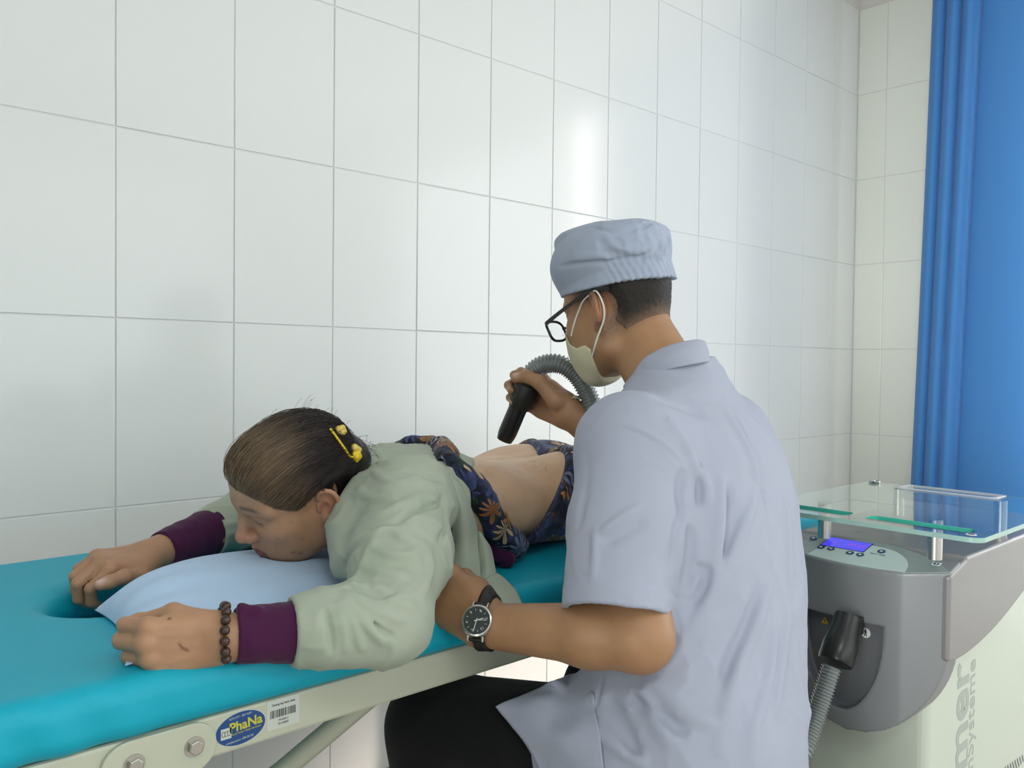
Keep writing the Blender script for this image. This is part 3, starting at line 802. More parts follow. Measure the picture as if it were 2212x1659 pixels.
for s in slots:                                            # polished green walls of the two grip slots
    n_ = len(s); bm = bmesh.new()
    a = [bm.verts.new((x, y, GZ-0.0002)) for x, y, _ in s]; b2 = [bm.verts.new((x, y, GZ-0.0078)) for x, y, _ in s]
    cx = sum(p[0] for p in s)/n_; cy = sum(p[1] for p in s)/n_
    a2 = [bm.verts.new((cx+(x-cx)*0.992, cy+(y-cy)*0.996, GZ-0.0002)) for x, y, _ in s]; b3 = [bm.verts.new((cx+(x-cx)*0.992, cy+(y-cy)*0.996, GZ-0.0078)) for x, y, _ in s]
    for i in range(n_):
        j = (i+1) % n_
        bm.faces.new((a2[i], a2[j], b3[j], b3[i])); bm.faces.new((a[i], b2[i], b2[j], a[j])); bm.faces.new((a[i], a[j], a2[j], a2[i])); bm.faces.new((b2[i], b3[i], b3[j], b2[j]))
    bmesh.ops.recalc_face_normals(bm, faces=bm.faces[:])
    from_bm('slot_edge', bm, M_GEDGE, shelf)
for x, y in ((1.586, 0.806), (1.560, 0.588), (1.893, 0.588), (1.925, 0.806)):
    o = lathe('pillar', [(0.0128, 0), (0.0128, GZ-0.0085-DZ)], M_PIPE, shelf, (x, y, DZ), (0, 0, 1), 28)
M_CHROME = mat('dark_chrome', (0.35, 0.36, 0.36), 0.2, 1.0)
p = atZ(1884, 1027, GZ)
lathe('grommet', [(0.0125, 0), (0.0135, 0.003), (0.0125, 0.005), (0.0085, 0.005), (0.008, 0.001)], M_CHROME, shelf, (1.930, 0.862, GZ), (0, 0, 1), 28, cap=False)
lathe('round_emblem', [(0.008, 0), (0.008, 0.0006)], M_DOT, shelf, (1.452, 0.492, GZ), (0, 0, 1), 24)
lathe('round_emblem', [(0.0052, 0), (0.0052, 0.0009)], mat('emblem_maroon', (0.12, 0.03, 0.05), 0.4), shelf, (1.452, 0.492, GZ), (0, 0, 1), 24)
# clear tray let into the back of the shelf (it stands on the glass by its flange)
M_TRAY = mat('clear_plastic', (0.93, 0.95, 1.0), 0.15, Transmission_Weight=0.72, IOR=1.3)
tx0, tx1, ty0, ty1 = 1.885, 1.945, 0.600, 0.790
def tray():
    bm = bmesh.new()
    L = [(rrect(tx0-0.008, tx1+0.008, ty0-0.008, ty1+0.008, 0.012, 5), GZ+0.0012), (rrect(tx0, tx1, ty0, ty1, 0.010, 5), GZ+0.0024), (rrect(tx0+0.004, tx1-0.004, ty0+0.004, ty1-0.004, 0.010, 5), GZ-0.026), (rrect(tx0+0.009, tx1-0.009, ty0+0.009, ty1-0.009, 0.008, 5), GZ-0.031)]
    R = [[bm.verts.new((p[0], p[1], z)) for p in l] for l, z in L]
    for a, b in zip(R[:-1], R[1:]):
        for i in range(len(a)):
            j = (i+1) % len(a); bm.faces.new((a[i], a[j], b[j], b[i]))
    bm.faces.new(R[-1])
    bmesh.ops.recalc_face_normals(bm, faces=bm.faces[:])
    o = from_bm('clear_tray', bm, M_TRAY, None, True)
    s = o.modifiers.new('thickness', 'SOLIDIFY'); s.thickness = 0.0016; s.offset = 0
    o.data.set_sharp_from_angle(angle=math.radians(35))
    return tag(o, 'shallow clear plastic tray let into the back of the glass shelf', 'tray')
tray()

# ================================================================ people: shared builders
def skin_mat(name, rough=0.48):
    m = mat(name, (0.5, 0.3, 0.2), rough, spec=0.42)
    nt, N, L, b = nodes(m)
    a = N.new('ShaderNodeAttribute'); a.attribute_name = 'pigment'
    tc = N.new('ShaderNodeTexCoord'); t = N.new('ShaderNodeTexNoise'); t.inputs['Scale'].default_value = 38; t.inputs['Detail'].default_value = 4
    L.new(tc.outputs['Object'], t.inputs['Vector'])
    r = N.new('ShaderNodeMapRange'); r.inputs[1].default_value = 0.3; r.inputs[2].default_value = 0.75; r.inputs[3].default_value = 0.93; r.inputs[4].default_value = 1.06
    L.new(t.outputs['Fac'], r.inputs[0])
    mx = N.new('ShaderNodeMix'); mx.data_type = 'RGBA'; mx.blend_type = 'MULTIPLY'; mx.inputs[0].default_value = 1
    L.new(a.outputs['Color'], mx.inputs[6]); L.new(r.outputs[0], mx.inputs[7]); L.new(mx.outputs[2], b.inputs['Base Color'])
    b.inputs['Subsurface Weight'].default_value = 0.08; b.inputs['Subsurface Radius'].default_value = (0.9, 0.35, 0.2); b.inputs['Subsurface Scale'].default_value = 0.006
    t2 = N.new('ShaderNodeTexNoise'); t2.inputs['Scale'].default_value = 420; t2.inputs['Detail'].default_value = 3
    L.new(tc.outputs['Object'], t2.inputs['Vector'])
    bp = N.new('ShaderNodeBump'); bp.inputs['Strength'].default_value = 0.12; bp.inputs['Distance'].default_value = 0.0006
    L.new(t2.outputs['Fac'], bp.inputs['Height']); L.new(bp.outputs['Normal'], b.inputs['Normal'])
    return m
def cloth_mat(name, col, rough=0.85, weave=1400, c2=None, bump=0.2):
    m = mat(name, col, rough, spec=0.15, Sheen_Weight=0.12, Sheen_Roughness=0.5)
    if c2: add_mottle(m, c2, 14)
    add_bump(m, weave, bump, 0.0005)
    return m
class Hd:                                     # head frame: x forward, y to the person's left, z up, origin between the ears
    def __init__(s, c, fwd, up, sc=1.0):
        s.c = np.asarray(c, float); s.f = nrm(fwd); s.l = nrm(np.cross(up, s.f)); s.u = np.cross(s.f, s.l); s.s = sc
        s.M = np.array([s.f, s.l, s.u])
    def __call__(s, x, y, z): return s.c+s.s*(x*s.f+y*s.l+z*s.u)
    def loc(s, P): return ((P-s.c)@s.M.T)/s.s
    def ell(s, c, r): return Ell(s(*c), np.array(r)*s.s, s.M)
    def cone(s, a, b, ra, rb): return Cone(s(*a), s(*b), ra*s.s, rb*s.s)
    def line(s, pts): return [s(*p) for p in pts]
def ear(F, H, side, k=0.003):
    y = side*0.0735
    base = H(-0.006, y, 0.0)
    a = nrm(H.f*0.86+H.l*side*-0.50)                      # ear plane opens backwards
    o = nrm(H.l*side*0.88+H.f*0.48); 
    up = nrm(H.u*0.97-H.f*0.22); a = nrm(np.cross(up, o))*(1 if np.dot(np.cross(up, o), H.f) > 0 else -1)
    S = H.s
    def E(u, v, w=0.0): return base+S*(a*u+up*v+o*w)
    F.u(Ell(E(-0.004, 0.002, 0.006), np.array([0.0145, 0.027, 0.005])*S, np.array([a, up, o])), 0.008*S)
    rim = [E(0.010, 0.010, 0.004), E(0.011, 0.022, 0.008), E(0.003, 0.031, 0.012), E(-0.010, 0.029, 0.015), E(-0.0175, 0.016, 0.016), E(-0.017, 0.0, 0.014), E(-0.011, -0.014, 0.011), E(-0.003, -0.022, 0.008)]
    L = spline(rim, 16)
    for p, q in zip(L[:-1], L[1:]): F.u(Cone(p, q, 0.0034*S, 0.0034*S), 0.0025*S)
    F.u(Ell(E(0.002, -0.024, 0.007), np.array([0.0075, 0.0095, 0.005])*S, np.array([a, up, o])), 0.004*S)
    F.u(Cone(E(0.011, 0.003, 0.006), E(0.011, -0.006, 0.006), 0.0038*S, 0.0036*S), 0.003*S)
    F.s(Ell(E(0.003, -0.001, 0.013), np.array([0.0075, 0.011, 0.0075])*S, np.array([a, up, o])), 0.004*S)
    F.s(Cone(E(-0.003, 0.018, 0.013), E(-0.011, 0.006, 0.015), 0.0026*S, 0.0026*S), 0.004*S)
    return E
def head_sdf(F, H, female=True, detail=True):
    k = H.s
    F.u(H.ell((-0.008, 0, 0.034), (0.093, 0.0715, 0.079)), 0.03*k)
    F.u(H.ell((0.040, 0, 0.045), (0.050, 0.062, 0.058)), 0.03*k)
    F.u(H.ell((0.042, 0, -0.025), (0.050, 0.057, 0.072)), 0.03*k)
    for s in (1, -1):
        F.u(H.ell((0.060, s*0.041, -0.012), (0.028, 0.025, 0.021)), 0.025*k)
        jw = 0.054 if female else 0.058
        F.u(H.cone((0.006, s*jw, -0.058), (0.066, s*0.024, -0.090), 0.017, 0.017), 0.03*k)
        F.u(H.cone((0.004, s*jw, -0.02), (0.006, s*jw, -0.058), 0.014, 0.016), 0.03*k)
        F.u(H.ell((0.060, s*0.035, -0.050), (0.028, 0.021, 0.028)), 0.025*k)
        F.u(H.ell((0.036, s*0.044, -0.040), (0.034, 0.018, 0.036)), 0.02*k)
    F.u(H.ell((0.078, 0, -0.092), (0.020, 0.023, 0.016)), 0.02*k)
    F.u(H.ell((0.074, 0, -0.054), (0.0255, 0.034, 0.028)), 0.02*k)
    for s in (1, -1):
        F.s(H.ell((0.098, s*0.031, 0.014), (0.017, 0.018, 0.012)), 0.014*k)
        F.u(H.cone((0.087, s*0.012, 0.034), (0.072, s*0.050, 0.031), 0.0085, 0.0075), 0.014*k)
    F.u(H.cone((0.090, 0, 0.024), (0.1085, 0, -0.014), 0.0058, 0.0085), 0.012*k)
    F.u(H.ell((0.1095, 0, -0.0195), (0.0115, 0.0115, 0.0095)), 0.008*k)
    for s in (1, -1):
        F.u(H.ell((0.1005, s*0.0125, -0.0235), (0.0105, 0.0068, 0.0075)), 0.006*k)
        F.s(H.ell((0.1065, s*0.0062, -0.0300), (0.0042, 0.0034, 0.0032)), 0.003*k)
    # eyes: ball, lids
    for s in (1, -1):
        F.u(H.ell((0.0770, s*0.031, 0.0135), (0.0125, 0.0155, 0.0120)), 0.004*k)
        F.u(H.cone((0.0885, s*0.0225, 0.0205), (0.0835, s*0.041, 0.0190), 0.0032, 0.0026), 0.004*k)       # upper lid fold
        F.u(H.cone((0.0885, s*0.0230, 0.0160), (0.0835, s*0.0415, 0.0140), 0.0022, 0.0020), 0.0022*k)      # upper lid edge
        F.u(H.cone((0.0870, s*0.0225, 0.0085), (0.0825, s*0.0405, 0.0080), 0.0026, 0.0022), 0.005*k)       # lower lid
        F.s(H.cone((0.0905, s*0.0225, 0.0122), (0.0855, s*0.0415, 0.0112), 0.0011, 0.0008), 0.0012*k)      # lash line
    # mouth
    F.u(H.cone((0.0995, 0.000, -0.0500), (0.0905, 0.0150, -0.0520), 0.0050, 0.0042), 0.004*k); F.u(H.cone((0.0905, 0.0150, -0.0520), (0.0815, 0.0255, -0.0560), 0.0042, 0.0020), 0.004*k)
    F.u(H.cone((0.0995, 0.000, -0.0500), (0.0905, -0.0150, -0.0520), 0.0050, 0.0042), 0.004*k); F.u(H.cone((0.0905, -0.0150, -0.0520), (0.0815, -0.0255, -0.0560), 0.0042, 0.0020), 0.004*k)
    F.u(H.cone((0.0965, -0.013, -0.0610), (0.0965, 0.013, -0.0610), 0.0058, 0.0058), 0.004*k)
    for s in (1, -1):
        F.u(H.cone((0.0965, s*0.012, -0.0610), (0.0815, s*0.0250, -0.0575), 0.0055, 0.0022), 0.004*k)
        F.s(H.cone((0.1045, 0, -0.0555), (0.0955, s*0.0150, -0.0562), 0.0011, 0.0010), 0.002*k); F.s(H.cone((0.0955, s*0.0150, -0.0562), (0.0835, s*0.0265, -0.0575), 0.0010, 0.0010), 0.003*k)
    F.s(H.cone((0.1075, 0, -0.0345), (0.1040, 0, -0.0440), 0.0018, 0.0026), 0.004*k)                         # philtrum
    F.s(H.cone((0.1000, -0.012, -0.0745), (0.1000, 0.012, -0.0745), 0.0045, 0.0045), 0.014*k)               # mentolabial groove
def hand_sdf(F, W, hx, hy, hz, s, flex, spread, thumb, kk=0.006, tr=(0.0125, 0.0115, 0.0102, 0.0082), fr=1.0):
    """five-fingered hand. hx to the fingers, hy to the thumb side, hz out of the back of the hand; thumb: world points"""
    W = np.asarray(W, float); hx, hy, hz = nrm(hx), nrm(hy), nrm(hz)
    def G(x, y, z): return W+s*(x*hx+y*hy+z*hz)
    mcp = [(0.090, 0.027, 0.003), (0.094, 0.007, 0.006), (0.088, -0.013, 0.004), (0.078, -0.031, -0.001)]
    ln = [(0.042, 0.025, 0.021), (0.047, 0.029, 0.022), (0.043, 0.027, 0.021), (0.034, 0.021, 0.019)]
    rd = [(0.0098, 0.0088, 0.0080, 0.0068), (0.0100, 0.0090, 0.0082, 0.0070), (0.0096, 0.0086, 0.0078, 0.0066), (0.0086, 0.0076, 0.0070, 0.0060)]
    tips = []
    for i in range(4):
        x, y, z = mcp[i]
        F.u(Cone(G(0.006, y*0.55, 0.0), G(x, y, z-0.002), 0.0135*s, 0.0118*s), 0.014*s)
        F.u(Ell(G(x, y, z+0.0005), np.array([0.0115, 0.0098, 0.0112])*s, np.array([hx, hy, hz])), 0.008*s)
    F.u(Cone(G(0.014, 0.014, -0.008), G(0.055, 0.026, -0.010), 0.0165*s, 0.0135*s), 0.016*s)
    F.u(Cone(G(0.014, -0.013, -0.008), G(0.062, -0.024, -0.010), 0.0150*s, 0.0120*s), 0.016*s)
    for i in range(4):
        x, y, z = mcp[i]; p = G(x, y, z); a = 0.0; sp = math.radians(spread[i])
        d0 = nrm(hx*math.cos(sp)+hy*math.sin(sp)); side = nrm(np.cross(d0, hz))
        FF = []
        pts = [p]
        for j in range(3):
            a += math.radians(flex[i][j]); d = d0*math.cos(a)-hz*math.sin(a)
            pts.append(pts[-1]+d*ln[i][j]*s)
        r = np.array(rd[i])*s*fr
        for j in range(3):
            F.u(Cone(pts[j], pts[j+1], r[j], r[j+1]), 0.003*s if j else 0.005*s)
        d = nrm(pts[3]-pts[2]); nn = nrm(np.cross(side, d)); nn = nn if np.dot(nn, d0*math.sin(a)+hz*math.cos(a)) > 0 else -nn
        tips.append((pts[3]+nn*r[3]*0.8-d*0.002*s, nn))
    T = [np.asarray(t, float) for t in thumb]
    F.u(Cone(G(0.016, 0.016, -0.006), T[0], 0.0155*s, 0.0140*s), 0.014*s)
    for j in range(len(T)-1): F.u(Cone(T[j], T[j+1], tr[j]*s, tr[j+1]*s), 0.006*s)
    return tips, mcp, G
def multi_mesh(F, lo, hi, hc, fine):
    """one mesh of field F: coarse overall, finer inside the given boxes"""
    V, Q = mesh_sdf(F, lo, hi, hc)
    keep = np.ones(len(V), bool); parts = []
    for a, b, h in fine:
        a = np.asarray(a, float); b = np.asarray(b, float)
        keep &= ~((V > a+hc*1.2) & (V < b-hc*1.2)).all(1)
    V0, Q0, _ = clip_mesh(V, Q, keep); parts.append((V0, Q0))
    for a, b, h in fine: parts.append(mesh_sdf(F, a, b, h))
    Vs, Qs, n = [], [], 0
    for v, q in parts: Vs.append(v); Qs.append(q+n); n += len(v)
    return np.vstack(Vs), np.vstack(Qs)
def loft_fn(secs, ax=None):
    """stacked elliptical sections along world X: rows (x, yc, ztop, zbot, half width)"""
    S = np.array(secs, float)
    def fn(P):
        x = P[:, 0]; xc = np.clip(x, S[0, 0], S[-1, 0])
        yc = np.interp(xc, S[:, 0], S[:, 1]); zt = np.interp(xc, S[:, 0], S[:, 2]); zb = np.interp(xc, S[:, 0], S[:, 3]); a = np.interp(xc, S[:, 0], S[:, 4])
        b = (zt-zb)/2; zc = (zt+zb)/2
        u = np.abs((P[:, 1]-yc)/a); v = np.abs((P[:, 2]-zc)/b); e = 2.4
        k0 = (u**e+v**e)**(1/e)
        d = (k0-1)*np.minimum(a, b)*0.95
        ex = np.abs(x-xc)
        return (np.where(d > 0, np.sqrt(d*d+ex*ex), np.maximum(d, 0)+np.where(ex > 0, ex, d))).astype(f32)
    return Fn(fn, S[:, :3].mean(0)*[1, 1, 0]+[0, 0, S[:, 2].mean()], 0.75)
def blend(col, c, w): return col+(np.asarray(c, f32)-col)*np.clip(w, 0, 1)[:, None]
def gauss(d, w): return np.exp(-(d/w)**2)
def ring_mesh(name, c, axis, R, r, m, parent, n=40, seg=10, sx=1.0, ref=None):
    ax = nrm(axis); u = nrm(np.cross(ax, ref if ref is not None else [0.3, 0.5, 0.8])); v = np.cross(ax, u)
    t = np.linspace(0, 2*math.pi, n, endpoint=False); th = np.linspace(0, 2*math.pi, seg, endpoint=False)
    V = []
    for a in t:
        d = u*math.cos(a)*sx+v*math.sin(a); e = nrm(d)
        for b in th: V.append(np.asarray(c)+d*R+r*(e*math.cos(b)+ax*math.sin(b)))
    i = np.arange(n)[:, None]; j = np.arange(seg)[None]
    Q = np.stack([i*seg+j, ((i+1) % n)*seg+j, ((i+1) % n)*seg+(j+1) % seg, i*seg+(j+1) % seg], -1).reshape(-1, 4)
    return from_arrays(name, np.array(V), Q, m, parent)
def sheet(name, rows, m, parent, nu=24, nv=24, th=0.0016, ripple=None, seed=0):
    """cloth sheet through rows of 3d points, given a thickness"""
    R = [spline(r, nu) for r in rows]
    G = np.stack([spline([r[i] for r in R], nv) for i in range(nu)], 1)        # nv x nu x 3
    G = np.array(G); nv, nu = G.shape[:2]
    du = np.gradient(G, axis=1); dv = np.gradient(G, axis=0); N = np.cross(du, dv); N /= np.linalg.norm(N, axis=2)[..., None]+1e-9
    if ripple is not None:
        P = G.reshape(-1, 3).astype(f32); G = G+N*(ripple*(vnoise(P, 28, seed)+0.5*vnoise(P, 60, seed+3))).reshape(nv, nu, 1)
    V = G.reshape(-1, 3); n = len(V)
    i = np.arange(nv-1)[:, None]*nu; j = np.arange(nu-1)[None]
    Q = np.stack([i+j, i+j+1, i+nu+j+1, i+nu+j], -1).reshape(-1, 4)
    Vb = V-N.reshape(-1, 3)*th
    ring = np.r_[np.arange(nu-1), np.arange(nv-1)*nu+nu-1, nv*nu-1-np.arange(nu-1), np.arange(nv-1, 0, -1)*nu]; nx = np.roll(ring, -1)
    Q = np.vstack([Q, Q[:, ::-1]+n, np.stack([nx, ring, ring+n, nx+n], 1)])
    return from_arrays(name, np.vstack([V, Vb]), Q, m, parent)

def crumple(P, amp, scale, seed):
    """soft sharp-crested wrinkles as in worn cotton"""
    w = P+0.03*np.stack([vnoise(P, scale*0.45, seed+5), vnoise(P, scale*0.45, seed+6), vnoise(P, scale*0.45, seed+7)], 1)
    n = 1-np.abs(vnoise(w, scale, seed)); return (-amp*(n*n*n-0.35)).astype(f32)

# ================================================================ woman lying prone on the bed
M_SKIN = skin_mat('skin')
woman = empty('person', (0.9, 1.2, BED_Z))
tag(woman, 'woman in sage green shirt lying face down, chin on the blue pillow', 'person')
HW = Hd((0.616, 1.130, 0.876), (-0.84, 0.10, -0.50), (-0.54, -0.27, 0.79), 0.93)
WF = Field()
torso_w = [(0.70, 1.17, 0.868, 0.770, 0.10), (0.76, 1.18, 0.898, 0.748, 0.160), (0.84, 1.19, 0.907, 0.736, 0.180), (0.95, 1.20, 0.897, 0.731, 0.170), (1.05, 1.205, 0.880, 0.731, 0.163),
           (1.15, 1.21, 0.876, 0.729, 0.172), (1.25, 1.215, 0.880, 0.729, 0.182), (1.36, 1.22, 0.865, 0.729, 0.172), (1.42, 1.22, 0.84, 0.731, 0.15)]
WF.u(loft_fn(torso_w), 0)
WF.u(Ell((1.195, 1.118, 0.822), (0.125, 0.082, 0.071)), 0.035)
WF.u(Ell((1.235, 1.312, 0.820), (0.125, 0.085, 0.066)), 0.035)
for yy in (1.125, 1.315):
    WF.limb([(1.32, yy, 0.805), (1.62, yy+0.005, 0.785), (1.90, yy, 0.775)], [0.078, 0.056, 0.036], 0.03)
    WF.limb([(1.90, yy, 0.775), (1.99, yy, 0.752)], [0.032, 0.024], 0.02)
# neck and head
WF.limb([(0.745, 1.165, 0.842), HW(-0.025, 0, -0.040)], [0.058, 0.054], 0.03)
head_sdf(WF, HW, True)
EW = ear(WF, HW, 1); ear(WF, HW, -1)
# near (left) arm
W_sh, W_el, W_wr = at(884, 1082, 1.225), at(842, 1343, 1.04), at(482, 1378, 0.955)
WF.limb([W_sh, W_el], [0.052, 0.041], 0.03)
WF.limb([W_el, W_el+(W_wr-W_el)*0.35, W_wr], [0.040, 0.0345, 0.0262], 0.02)
hx = nrm((-0.95, 0.30, -0.02)); hz = nrm(np.array([-0.30, -0.95, 0.10])-hx*np.dot(hx, [-0.30, -0.95, 0.10])); hy = np.cross(hx, hz)
thumbL = [W_wr+hx*0.05+hy*0.030-hz*0.022, W_wr+hx*0.085+hy*0.022-hz*0.034, W_wr+hx*0.105+hy*0.006-hz*0.040]
tipsL, _, GL = hand_sdf(WF, W_wr, hx, hy, hz, 0.86, [(52, 88, 60), (55, 90, 60), (57, 90, 60), (58, 88, 60)], (1, 0.3, -0.5, -1.5), thumbL, fr=1.13)
# far (right) arm
R_wr = at(322, 1200, 1.305); R_el = np.array([0.70, 1.43, 0.785]); R_sh = np.array([0.80, 1.345, 0.845])
WF.limb([R_sh, R_el], [0.05, 0.041], 0.03); WF.limb([R_el, R_wr+(R_el-R_wr)*0.5, R_wr], [0.041, 0.0320, 0.0250], 0.02)
rx = nrm((-0.955, -0.28, 0.03)); rz = nrm(np.array([-0.12, -0.30, 0.95])-rx*np.dot(rx, [-0.12, -0.30, 0.95])); ry = np.cross(rz, rx)
thumbR = [R_wr+rx*0.042+ry*0.040-rz*0.012, at(268, 1246, 1.215), at(236, 1258, 1.195), at(216, 1264, 1.185)]
tipsR, _, GR = hand_sdf(WF, R_wr, rx, ry, rz, 0.88, [(42, 62, 38), (38, 66, 40), (36, 68, 40), (34, 66, 40)], (4, 1, -2, -6), thumbR, tr=(0.0135, 0.0118, 0.0108, 0.0088), fr=1.08)
# wrinkles and modelling of the older skin, spine furrow
fold(WF, None, 0.010, -0.006, pts=[(0.93, 1.215, 0.9), (1.03, 1.215, 0.884), (1.13, 1.22, 0.878), (1.22, 1.225, 0.88)], taper=True)
fold(WF, None, 0.0022, -0.0010, pts=HW.line([(0.1000, 0.0200, -0.0230), (0.0920, 0.0290, -0.0380), (0.0840, 0.0325, -0.0520)]))
for zz in (0.062, 0.070, 0.078): fold(WF, None, 0.0016, -0.0006, pts=HW.line([(0.090, -0.02, zz), (0.0905, 0.0, zz+0.001), (0.087, 0.022, zz), (0.078, 0.040, zz-0.002)]))
fold(WF, None, 0.0018, -0.0008, pts=HW.line([(0.088, 0.018, 0.004), (0.083, 0.034, 0.000), (0.074, 0.045, 0.004)]))
for yy, zz in ((0.0525, 0.012), (0.053, 0.006), (0.052, 0.018)): fold(WF, None, 0.0014, -0.0006, pts=HW.line([(0.0735, 0.046, zz), (0.066, yy, zz+(zz-0.012)*1.2), (0.056, yy+0.005, zz+(zz-0.012)*2)]))
for t0, t1 in (((0.020, 0.010), (0.085, 0.018)), ((0.020, 0.0), (0.085, -0.002)), ((0.022, -0.010), (0.078, -0.022))):
    fold(WF, None, 0.0028, 0.0011, pts=[GL(t0[0], t0[1], 0.0125), GL((t0[0]+t1[0])/2, (t0[1]+t1[1])/2, 0.0135), GL(t1[0], t1[1], 0.0135)])
    fold(WF, None, 0.0028, 0.0011, pts=[GR(t0[0], t0[1], 0.0125), GR((t0[0]+t1[0])/2, (t0[1]+t1[1])/2, 0.0135), GR(t1[0], t1[1], 0.0135)])
hb = [HW(x, y, z) for x in (-0.115, 0.125) for y in (-0.095, 0.095) for z in (-0.125, 0.125)]; hb = np.array(hb)
head_lo = HW.c-0.118; head_hi = HW.c+0.118
V, Q = multi_mesh(WF, (0.20, 0.78, 0.66), (2.03, 1.53, 1.02), 0.0052,
                  [(head_lo, head_hi, 0.0020), (np.minimum(W_wr, W_wr+hx*0.14)-[0.03, 0.05, 0.06], np.maximum(W_wr, W_wr+hx*0.12)+[0.045, 0.07, 0.06], 0.0021),
                   (np.minimum(R_wr, R_wr+rx*0.15)-[0.02, 0.10, 0.07], np.maximum(R_wr, R_wr)+[0.05, 0.05, 0.06], 0.0022)])
TAN = (0.47, 0.262, 0.152); PALE = (0.68, 0.45, 0.285)
def paint_woman(V):
    c = np.tile(np.array(TAN, f32), (len(V), 1))
    c = blend(c, PALE, np.clip((V[:, 0]-0.78)/0.06, 0, 1)*(V[:, 2] > 0.70))
    l = HW.loc(V); inh = (np.abs(l) < 0.14).all(1)
    x, y, z = l.T
    g = lambda cx, cy, cz, w: gauss(np.sqrt((x-cx)**2+(np.abs(y)-cy)**2+(z-cz)**2), w)*inh
    c = blend(c, (0.52, 0.34, 0.225), 0.6*g(0.085, 0.0, 0.065, 0.040))
    c = blend(c, (0.44, 0.20, 0.135), 0.75*g(0.110, 0.0, -0.020, 0.017)+0.5*g(0.102, 0.013, -0.024, 0.011))
    c = blend(c, (0.40, 0.21, 0.135), 0.5*g(0.070, 0.042, -0.020, 0.022))
    lip = inh*np.clip(1-np.abs(z+0.0562)/0.0095, 0, 1)*(x > 0.080)*np.clip((0.0285-np.abs(y))/0.005, 0, 1)
    c = blend(c, (0.235, 0.075, 0.070), np.clip(lip*2.2, 0, 1)*0.85)
    brow = inh*gauss(z-(0.0405-0.9*np.clip(np.abs(y)-0.030, 0, 1)**1.3), 0.0034)*np.clip((np.abs(y)-0.010)/0.006, 0, 1)*np.clip((0.050-np.abs(y))/0.012, 0, 1)*(x > 0.05)
    c = blend(c, (0.075, 0.062, 0.055), 0.80*brow)
    lash = inh*gauss(z-0.0118, 0.0016)*np.clip((np.abs(y)-0.019)/0.003, 0, 1)*np.clip((0.044-np.abs(y))/0.003, 0, 1)*(x > 0.06)
    c = blend(c, (0.05, 0.035, 0.03), 0.85*lash)
    lid = inh*gauss(z-0.017, 0.006)*gauss(np.abs(y)-0.031, 0.014)*(x > 0.06)
    c = blend(c, (0.33, 0.18, 0.115), 0.45*lid)
    for a, b, w, s in ((0.068, -0.052, 0.0034, 0.75), (0.060, -0.060, 0.0040, 0.75), (0.080, -0.012, 0.0018, 0.6), (0.052, 0.004, 0.002, 0.4), (0.048, -0.035, 0.003, 0.35), (0.092, -0.083, 0.002, 0.5)):
        c = blend(c, (0.16, 0.075, 0.045), s*inh*gauss(np.sqrt((x-a)**2+(z-b)**2), w)*(y > 0.01))
    el = np.linalg.norm(V-EW(-0.004, 0.004, 0.008), axis=1)
    c = blend(c, (0.52, 0.215, 0.13), 0.75*gauss(el, 0.024)*(y > 0.05))
    scalp = inh*np.clip((z-0.085)/0.02, 0, 1)
    c = blend(c, (0.25, 0.16, 0.10), scalp*0.6)
    for p, n in tipsL+tipsR:
        d = np.linalg.norm(V-p, axis=1); c = blend(c, (0.62, 0.42, 0.34), gauss(d, 0.0045)*0.8)
    tn = thumbR[-1]+np.array([0, -0.2, 0.9])*0.008
    c = blend(c, (0.68, 0.47, 0.40), gauss(np.linalg.norm(V-tn, axis=1), 0.0075)*1.2)
    q = trace(WF, 366, 1336); 
    if q is not None: c = blend(c, (0.09, 0.045, 0.03), gauss(np.linalg.norm(V-q, axis=1), 0.0016)*1.3)
    pts = [trace(WF, *p) for p in ((388, 1391), (392, 1398), (398, 1402), (405, 1405))]
    pts = [p for p in pts if p is not None]
    if len(pts) > 1: c = blend(c, (0.17, 0.05, 0.035), gauss(poly_dist(V.astype(f32), np.array(pts))[0], 0.0014)*0.9)
    # darker patch over the small of the back
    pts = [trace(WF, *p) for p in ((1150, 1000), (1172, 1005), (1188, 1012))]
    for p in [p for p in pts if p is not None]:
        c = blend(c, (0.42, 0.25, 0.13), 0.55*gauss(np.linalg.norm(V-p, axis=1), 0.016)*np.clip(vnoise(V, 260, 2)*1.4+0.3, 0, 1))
    return c
body_w = from_arrays('body', V, Q, M_SKIN, woman, col=paint_woman(V))

